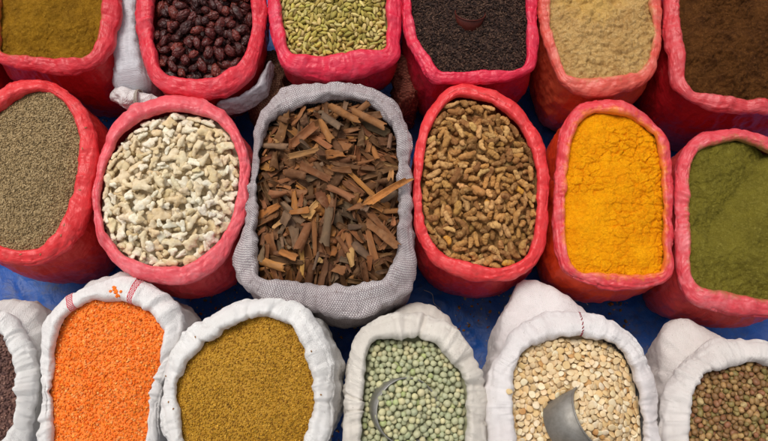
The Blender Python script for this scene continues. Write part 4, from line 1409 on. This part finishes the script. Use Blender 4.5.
under = (ta < lip_ + 0.005) & (ta > lip_ - 0.012 - 0.026 * np.clip((pa + 0.034) / 0.03, 0, 1)) & (np.abs(pa) < RQ * 0.97)
p.allow &= ~under
p.drop([(0.0062, 0.0051, 0.0020), (0.0055, 0.0047, 0.0019), (0.0066, 0.0054, 0.0021), (0.0050, 0.0042, 0.0020)], 4200, margin=0.6, jit=0.35, stop=0.0008, sink=0.12, tries=26, over=1.3, best=5)
sh = [shape_bean(0.0062, 0.0051, 0.0020, 1, 0.55), shape_bean(0.0055, 0.0047, 0.0019, 2, 0.55), shape_bean(0.0066, 0.0054, 0.0021, 3, 0.5), shape_bean(0.0050, 0.0042, 0.0020, 4, 0.4)]
ms = [grain_mat('split_bean' + ('' if not a else '_mass'), 0.62, 0.3, spots=srgb(220, 178, 118), spot_amt=0.45, scale=120, bump=0.2, from_attr=a) for a in (False, True)]
_, n = pile_objects(p, 'splitbean', 'split_bean', 'bean', 'cream split beans in the lilac white sack', sh, *ms,
    [('cream split bean', srgb(232, 208, 166), 5), ('straw-yellow split bean', srgb(226, 194, 142), 4), ('ivory split bean', srgb(240, 224, 192), 2.5), ('toasted brown split bean', srgb(196, 148, 94), 0.6)],
    'heap with the tilted cup', 'split_bean_heap', 'cream split beans filling the lilac-white sack around the tilted cup', minshare=0.12, jitter=0.05)
print('split beans', n, len(p.items))
cup('tin_cup', 'grey tin cup lying tilted and half buried in the cream split beans', (cs.x, cs.y, H + 0.031), axq, RQ, 0.060, tin, base_r=0.90, roll=0.0014)

# brown beans
sp = [(0.0057, 0.0046, 0.0040), (0.0052, 0.0043, 0.0038), (0.0062, 0.0046, 0.0040), (0.0048, 0.0043, 0.0040)]
sh = [shape_bean(a, b, c, i) for i, (a, b, c) in enumerate(sp)]
p = Pile('brownbean', level_fn('brownbean', -0.005, 0.02), 0.016, cell=0.0012)
p.drop(sp, 3600, margin=0.6, jit=0.15, stop=0.001, sink=0.15, tries=26, over=0.5)
mbb = [grain_mat('brown_bean' + ('' if not a else '_mass'), 0.5, 0.4, spots=srgb(96, 68, 42), spot_amt=0.4, scale=120, bump=0.15, from_attr=a) for a in (False, True)]
_, n = pile_objects(p, 'brownbean', 'brown_bean', 'bean', 'mixed brown beans in the front right sack', sh, *mbb,
    [('brown bean', srgb(140, 104, 64), 5), ('reddish bean', srgb(146, 98, 66), 1.6), ('tan bean', srgb(176, 140, 90), 3), ('olive-green bean', srgb(140, 122, 70), 2.6), ('pale beige bean', srgb(200, 176, 124), 0.8)],
    'heap in the front right sack', 'brown_bean_heap', 'mixed brown beans filling the front right greyish sack', minshare=0.12, jitter=0.08)
print('brown beans', n, len(p.items))

# ---- things lying between the sacks
def loft(name, path, hw, hh, mat, parent=None, seed=0, amp=0.006, crease=0.002, sq=3.0, n=64, m=80, freq=22):
    """A cushion of cloth laid along a path: half width and half height per station, squared-off section."""
    P = np.array([np.interp(np.linspace(0, len(path) - 1, n), np.arange(len(path)), np.array(path)[:, k]) for k in range(3)]).T
    W = np.interp(np.linspace(0, len(hw) - 1, n), np.arange(len(hw)), hw); Hh = np.interp(np.linspace(0, len(hh) - 1, n), np.arange(len(hh)), hh)
    e = np.linspace(-1, 1, n); cap = np.clip(1 - np.abs(e) ** 10, 0.0, 1) ** 0.5
    W = W * np.maximum(cap, 0.02); Hh = Hh * np.maximum(cap, 0.02)
    T = np.gradient(P, axis=0); T[:, 2] = 0; T /= np.linalg.norm(T, axis=1)[:, None]
    S = np.stack([T[:, 1], -T[:, 0], np.zeros(n)], -1)
    t = np.linspace(0, 2 * np.pi, m, endpoint=False)
    cx_ = np.sign(np.cos(t)) * np.abs(np.cos(t)) ** (2 / sq); sz_ = np.sign(np.sin(t)) * np.abs(np.sin(t)) ** (2 / sq)
    V = P[:, None] + S[:, None] * (W[:, None] * cx_)[..., None] + np.array([0, 0, 1.0]) * (Hh[:, None] * sz_)[..., None]
    f = V.reshape(-1, 3)
    nrm = (S[:, None] * cx_[None, :, None] + np.array([0, 0, 1.0]) * sz_[None, :, None]).reshape(-1, 3)
    off = np.array([seed * 3.3, 0, seed])
    dsp = amp * fbm(f * freq + off, 3) + crease * (ridged(f * freq * 2.2 + off, 3) - 1)
    f = f + nrm * dsp[:, None]
    f[:, 2] = np.maximum(f[:, 2], 0.004)
    a = np.arange(m); b = (a + 1) % m; i = np.arange(n - 1)[:, None]
    q = np.stack([i * m + a, i * m + b, (i + 1) * m + b, (i + 1) * m + a], -1).reshape(-1, 4)
    uv = np.stack([np.repeat(np.linspace(0, np.linalg.norm(np.diff(P, axis=0), axis=1).sum(), n), m), np.tile(t / 6.283 * 4 * W.mean(), n)], -1)
    fs = [q[:, ::-1], np.concatenate([np.stack([np.full(m - 2, 0), a[1:-1], a[2:]], -1), np.stack([np.full(m - 2, (n - 1) * m), (n - 1) * m + a[2:], (n - 1) * m + a[1:-1]], -1)])[:, ::-1]]
    o = link(name, mesh_from(name, f, fs, mat, uv=uv), parent)
    return o


def w3(x, y, z):
    return tuple(at(x, y, z))


bluish = cotton('bluish_white_weave', (0.74, 0.75, 0.80, 1), stain=(0.45, 0.44, 0.47, 1), stain_amt=0.35, thread=3000)
root = empty('folded_sack', w3(130, 60, 0.0))
root.location.z = 0
tag(root, 'empty folded bluish-white sack wedged between the mustard-brown powder and the dates', 'folded sack')
off = -root.location
def lo(p): return tuple(Vector(p) + off)
def lz(x, y, zp, z):
    v = at(x, y, zp); return lo((v.x, v.y, z))
loft('cloth', [lz(129, -80, 0.24, 0.13), lz(128, 0, 0.24, 0.13), lz(127, 30, 0.24, 0.13), lz(126, 54, 0.24, 0.13), lz(129, 86, 0.24, 0.125)], [0.018, 0.019, 0.024, 0.032, 0.042], [0.120, 0.120, 0.120, 0.120, 0.114], bluish, root, 3, 0.005, 0.0024, sq=5, freq=15)
loft('folded_hem', [lz(111, 90, 0.21, 0.195), lz(128, 99, 0.22, 0.205), lz(160, 99, 0.22, 0.20)], [0.014, 0.018, 0.014], [0.022, 0.026, 0.020], lilac_cloth, root, 6, 0.006, 0.0018, sq=2.2, freq=26)
cordm = plain_mat('dirty_cord', (0.42, 0.37, 0.32, 1), 0.9, 400)
pts = []
for i in range(60):
    a = i / 59 * 4 * math.pi
    g_ = at(137 + 1.5 * i / 59, 99, 0.22); v = Vector((g_.x, g_.y, 0.205)) + Vector((0.003 * math.sin(a * 0.5), 0.021 * math.cos(a), 0.028 * math.sin(a)))
    pts.append(lo(v))
v, fs = tube(pts, 0.0021, 8); link('tie_cord', mesh_from('tie_cord', v, fs, cordm), root)

def lz2(x, y, zp, z):
    v = at(x, y, zp); return (v.x, v.y, z)
brown_sack = burlap('brown_burlap', srgb(150, 112, 88), srgb(104, 70, 54), pitch=0.0024, gap=0.5)
o = loft('burlap_sack', [lz2(250, 112, 0.18, 0.09), lz2(268, 95, 0.18, 0.10), lz2(274, 70, 0.18, 0.10), lz2(270, 40, 0.18, 0.09)], [0.035, 0.042, 0.028, 0.02], [0.085, 0.095, 0.09, 0.08], brown_sack, None, 8, 0.012, 0.004, sq=2.6)
tag(o, 'crumpled brown burlap sack lying between the dates and the pale green pods', 'empty sack')
net = burlap('reddish_net', srgb(176, 104, 84), srgb(122, 66, 54), pitch=0.003, gap=0.5)
o = loft('net_sack', [lz2(404, 100, 0.18, 0.09), lz2(407, 78, 0.18, 0.10), lz2(402, 50, 0.18, 0.10)], [0.024, 0.028, 0.020], [0.085, 0.095, 0.09], net, None, 11, 0.010, 0.004, sq=2.6)
tag(o, 'reddish-brown woven empty sack squeezed between the pods and the near-black grains', 'empty sack')
grey_film = plastic('grey_film', srgb(196, 193, 198), srgb(232, 230, 234), rough=0.22)
o = loft('plastic_bag', [lz2(214, 104, 0.24, 0.215), lz2(240, 98, 0.24, 0.215), lz2(260, 85, 0.24, 0.215), lz2(270, 56, 0.24, 0.21)], [0.008, 0.009, 0.010, 0.006], [0.03, 0.03, 0.03, 0.03], grey_film, None, 14, 0.003, 0.0014, sq=2.2, freq=24)
tag(o, 'crumpled grey plastic bag tucked under the right rim of the date sack', 'plastic bag')

# ---- the tarpaulin and the ground
k = NT('ground_earth')
Pp = k.coord('Object'); n1 = k.noise(Pp, 6, 8, 0.65); n2 = k.noise(Pp, 80, 5, 0.6)
k.l(k.mix(k.ramp(n1, 0.35, 0.7), (0.16, 0.13, 0.10, 1), (0.24, 0.20, 0.16, 1)), k.b.inputs['Base Color']); k.b.inputs['Roughness'].default_value = 0.95
k.l(k.bump(n2, 0.5, 0.01), k.b.inputs['Normal'])
me = mesh_from('ground', [(-30, -30, -0.02), (30, -30, -0.02), (30, 30, -0.02), (-30, 30, -0.02)], np.array([[0, 1, 2, 3]]), k.m, smooth=False)
tag(link('ground', me), kind='structure')

k = NT('blue_tarpaulin')
Pp = k.coord('Object'); U = k.coord('UV')
n1 = k.noise(Pp, 10, 7, 0.65); n2 = k.noise(Pp, 48, 6, 0.7); n3 = k.noise(Pp, 200, 4, 0.6)
c = k.mix(k.ramp(n1, 0.35, 0.7), srgb(24, 74, 156), srgb(44, 104, 190))
c = k.mix(k.ramp(n2, 0.50, 0.70, 0, 0.6), c, srgb(84, 82, 84))
c = k.mix(k.ramp(n3, 0.64, 0.74, 0, 0.6), c, srgb(150, 120, 84))
k.l(c, k.b.inputs['Base Color'])
k.b.inputs['Roughness'].default_value = 0.45; k.b.inputs['Specular IOR Level'].default_value = 0.4
cr = k.math('ABSOLUTE', k.math('SUBTRACT', k.noise(Pp, 11, 3, 0.55, 0.4), 0.5))
k.l(k.bump(k.noise(Pp, 34, 5, 0.6, 0.6), 0.5, 0.006, k.bump(cr, 0.3, 0.02)), k.b.inputs['Normal'])
gx = np.linspace(-1.05, 1.05, 380); gy = np.linspace(-0.75, 0.72, 270)
X, Y = np.meshgrid(gx, gy, indexing='ij'); x, y = X.ravel(), Y.ravel()
z = 0.006 * fbm(P3(x, y, 9, 4), 3) + 0.018 * np.clip(ridged(P3(x, y, 11, 9), 2) - 1.15, 0, 1) - 0.009
i, j = np.meshgrid(np.arange(379), np.arange(269), indexing='ij')
q = np.stack([i * 270 + j, (i + 1) * 270 + j, (i + 1) * 270 + j + 1, i * 270 + j + 1], -1).reshape(-1, 4)
o = link('tarpaulin', mesh_from('tarpaulin', np.stack([x, y, z], -1), q, k.m))
tag(o, 'dusty wrinkled blue tarpaulin spread under all the sacks', 'tarpaulin')

# ---- bits and pieces
straw = plain_mat('dry_twig', srgb(150, 116, 70), 0.9, 200)
pts = [w3(655, 306, 0.006), w3(664, 312, 0.010), w3(672, 317, 0.007), w3(680, 321, 0.010)]
fine = np.array([np.interp(np.linspace(0, 3, 24), range(4), np.array(pts)[:, kk]) for kk in range(3)]).T
v, fs = tube(fine, np.linspace(0.0022, 0.0009, 24), 7)
tag(link('twig', mesh_from('twig', v, fs, straw)), 'thin dry twig lying on the blue tarpaulin beside the olive powder sack', 'twig')
thread = plain_mat('pale_thread', (0.55, 0.48, 0.42, 1), 0.9, 300)
def thread_obj(pts, label):
    p_ = np.array([w3(*q_) for q_ in pts])
    f_ = spline_open(p_, 50)
    v, fs = tube(f_, 0.0007, 6)
    tag(link('thread', mesh_from('thread', v, fs, thread)), label, 'thread')
def spline_open(p_, n):
    q_ = np.concatenate([[2 * p_[0] - p_[1]], p_, [2 * p_[-1] - p_[-2]]]); m = len(p_) - 1
    t = np.linspace(0, m - 1e-6, n); i = np.floor(t).astype(int); f = (t - i)[:, None]
    a, b, c_, d = q_[i], q_[i + 1], q_[i + 2], q_[i + 3]
    return 0.5 * ((2 * b) + (c_ - a) * f + (2 * a - 5 * b + 4 * c_ - d) * f * f + (3 * b - a - 3 * c_ + d) * f ** 3)
thread_obj([(424, 290, 0.03), (432, 294, 0.02), (434, 303, 0.015), (440, 309, 0.02), (441, 316, 0.012)], 'loose pale thread curling on the tarpaulin behind the pea sack')
thread_obj([(571, 296, 0.10), (576, 301, 0.10), (583, 300, 0.10), (588, 305, 0.09)], 'loose thread hanging at the seam of the split-bean sack')
# orange lentils spilt on the hem
def strays(key, name, me, spots, colour, label, cat, group, lift):
    r_ = SACKS[key]
    bmx = bmesh.new(); bmx.from_mesh(r_['rim'].data); tree = BVHTree.FromBMesh(bmx); bmx.free()
    base_loc = Vector((r_['cen'][0], r_['cen'][1], 0))
    proto = None
    for (x_, y_) in spots:
        g = at(x_, y_, r_['zr'] + 0.010)
        hit = tree.ray_cast(Vector((g.x, g.y, 1)) - base_loc, Vector((0, 0, -1)))
        if hit[0] is None: continue
        if proto is None: o = proto = link(name, me)
        else: o = proto.copy(); col.objects.link(o)
        o.location = hit[0] + base_loc + hit[1] * lift
        o.rotation_mode = 'QUATERNION'
        o.rotation_quaternion = Vector((0, 0, 1)).rotation_difference(hit[1]) @ Matrix.Rotation(rng.uniform(0, 6.28), 3, 'Z').to_quaternion()
        o.color = colour
        tag(o, label, cat, group)


stray_mat = grain_mat('stray_grain', 0.7, 0.3, scale=300)
strays('redlentil', 'spilt_lentil', mesh_from('spilt_lentil', *seed_shape(0.0028, 0.0026, 0.0012, 2), stray_mat),
       [(114, 287.5), (116.2, 288.2), (114.8, 290.3), (117, 291), (118.8, 292.6), (116.6, 293.4), (119.4, 295.4), (121.4, 296.6), (118.2, 296.8), (123.5, 293), (111.5, 292)], srgb(250, 124, 30),
       'stray orange lentil resting on the white hem between the two red stripes', 'lentil', 'lentils spilt on the white hem', 0.0010)
strays('goldseed', 'stray_seed', mesh_from('stray_seed', *seed_shape(0.0020, 0.0013, 0.0012, 1), stray_mat),
       [(166, 376), (169, 402), (174, 409), (196, 337), (312, 352), (321, 395)], srgb(150, 104, 34),
       'stray golden-brown seed stuck on the clean white hem', 'seed', 'seeds caught on the clean white hem', 0.0007)
strays('cumin', 'stray_seed', mesh_from('stray_seed', *seed_shape(0.0030, 0.0010, 0.0009, 1), stray_mat),
       [(84, 150), (80, 190), (66, 226), (40, 254), (20, 254), (86, 128), (62, 236)], srgb(168, 140, 96),
       'stray grey-brown seed lying on the scarlet plastic rim', 'seed', 'seeds caught on the scarlet rim', 0.0006)
strays('splitbean', 'stray_bean', mesh_from('stray_bean', *shape_bean(0.0058, 0.0048, 0.0019, 5, 0.5), stray_mat),
       [(508, 392)], srgb(228, 200, 150), 'stray cream split bean lying on the lilac-white hem', 'bean', 'beans dropped on the lilac-white hem', 0.0012)
# crumbs and seeds trodden into the tarpaulin
V, FF, CC = [], [], []
b0 = 0
sv, sf = seed_shape(0.0028, 0.0019, 0.0013, 1)
for _ in range(12000):
    x_, y_ = rng.uniform(-0.85, 0.85), rng.uniform(-0.6, 0.6)
    if fbm(np.array([[x_ * 9, y_ * 9, 5.5]]), 3)[0] < 0.1: continue
    a = rng.uniform(0, 6.28); sc = rng.uniform(0.3, 1.0) if rng.random() < 0.8 else rng.uniform(1.0, 2.0)
    zz = float(0.006 * fbm(P3(np.array([x_]), np.array([y_]), 9, 4), 3)[0] + 0.018 * np.clip(ridged(P3(np.array([x_]), np.array([y_]), 11, 9), 2)[0] - 1.15, 0, 1) - 0.009)
    R = np.array([[math.cos(a), -math.sin(a), 0], [math.sin(a), math.cos(a), 0], [0, 0, 1]])
    V.append(sv * sc @ R.T + np.array([x_, y_, zz + 0.001])); FF.append(sf + b0); b0 += len(sv)
    cc = [srgb(176, 120, 60), srgb(128, 96, 64), srgb(200, 170, 120), srgb(190, 100, 40)][rng.integers(4)][:3]
    CC.append(np.tile(cc, (len(sv), 1)))
o = link('spilt_crumbs', mesh_from('spilt_crumbs', np.concatenate(V), np.concatenate(FF), m_seed, colr=np.concatenate(CC)))
tag(o, 'crumbs and loose seeds scattered over the blue tarpaulin', 'crumbs', kind='stuff')

# ------------------------------------------------------------------ light and camera
SUN_EL, SUN_AZ = math.radians(68), math.radians(-35)       # azimuth from +Y (the back), clockwise
w = bpy.data.worlds.new('World'); scene.world = w; w.use_nodes = True
nt = w.node_tree; bg = nt.nodes['Background']
sky = nt.nodes.new('ShaderNodeTexSky'); sky.sky_type = 'NISHITA'; sky.sun_disc = False
sky.sun_elevation = SUN_EL; sky.sun_rotation = SUN_AZ; sky.air_density = 1.0; sky.dust_density = 4.0; sky.ozone_density = 1.0
hs = nt.nodes.new('ShaderNodeHueSaturation'); hs.inputs['Saturation'].default_value = 0.18   # overcast: a nearly grey sky
nt.links.new(sky.outputs[0], hs.inputs['Color']); nt.links.new(hs.outputs[0], bg.inputs['Color'])
bg.inputs['Strength'].default_value = 0.105
sl = bpy.data.lights.new('sun', 'SUN'); sl.energy = 1.5; sl.angle = math.radians(26); sl.color = (1.0, 0.93, 0.84)
so = bpy.data.objects.new('sun', sl); col.objects.link(so)
dirv = Vector((math.sin(SUN_AZ) * math.cos(SUN_EL), math.cos(SUN_AZ) * math.cos(SUN_EL), math.sin(SUN_EL)))
so.location = dirv * 5; so.rotation_mode = 'QUATERNION'; so.rotation_quaternion = dirv.to_track_quat('Z', 'Y')

cd = bpy.data.cameras.new('camera'); cam = bpy.data.objects.new('camera', cd); col.objects.link(cam)
cd.sensor_fit = 'HORIZONTAL'; cd.sensor_width = 36; cd.lens = 36 * F / 768
cd.clip_start = 0.05; cd.clip_end = 200
cam.location = CAM; cam.rotation_euler = (TH, 0, 0)
scene.camera = cam
scene.view_settings.view_transform = 'Standard'; scene.view_settings.look = 'None'
scene.view_settings.exposure = 0.12; scene.view_settings.gamma = 1
scene.cycles.max_bounces = 8
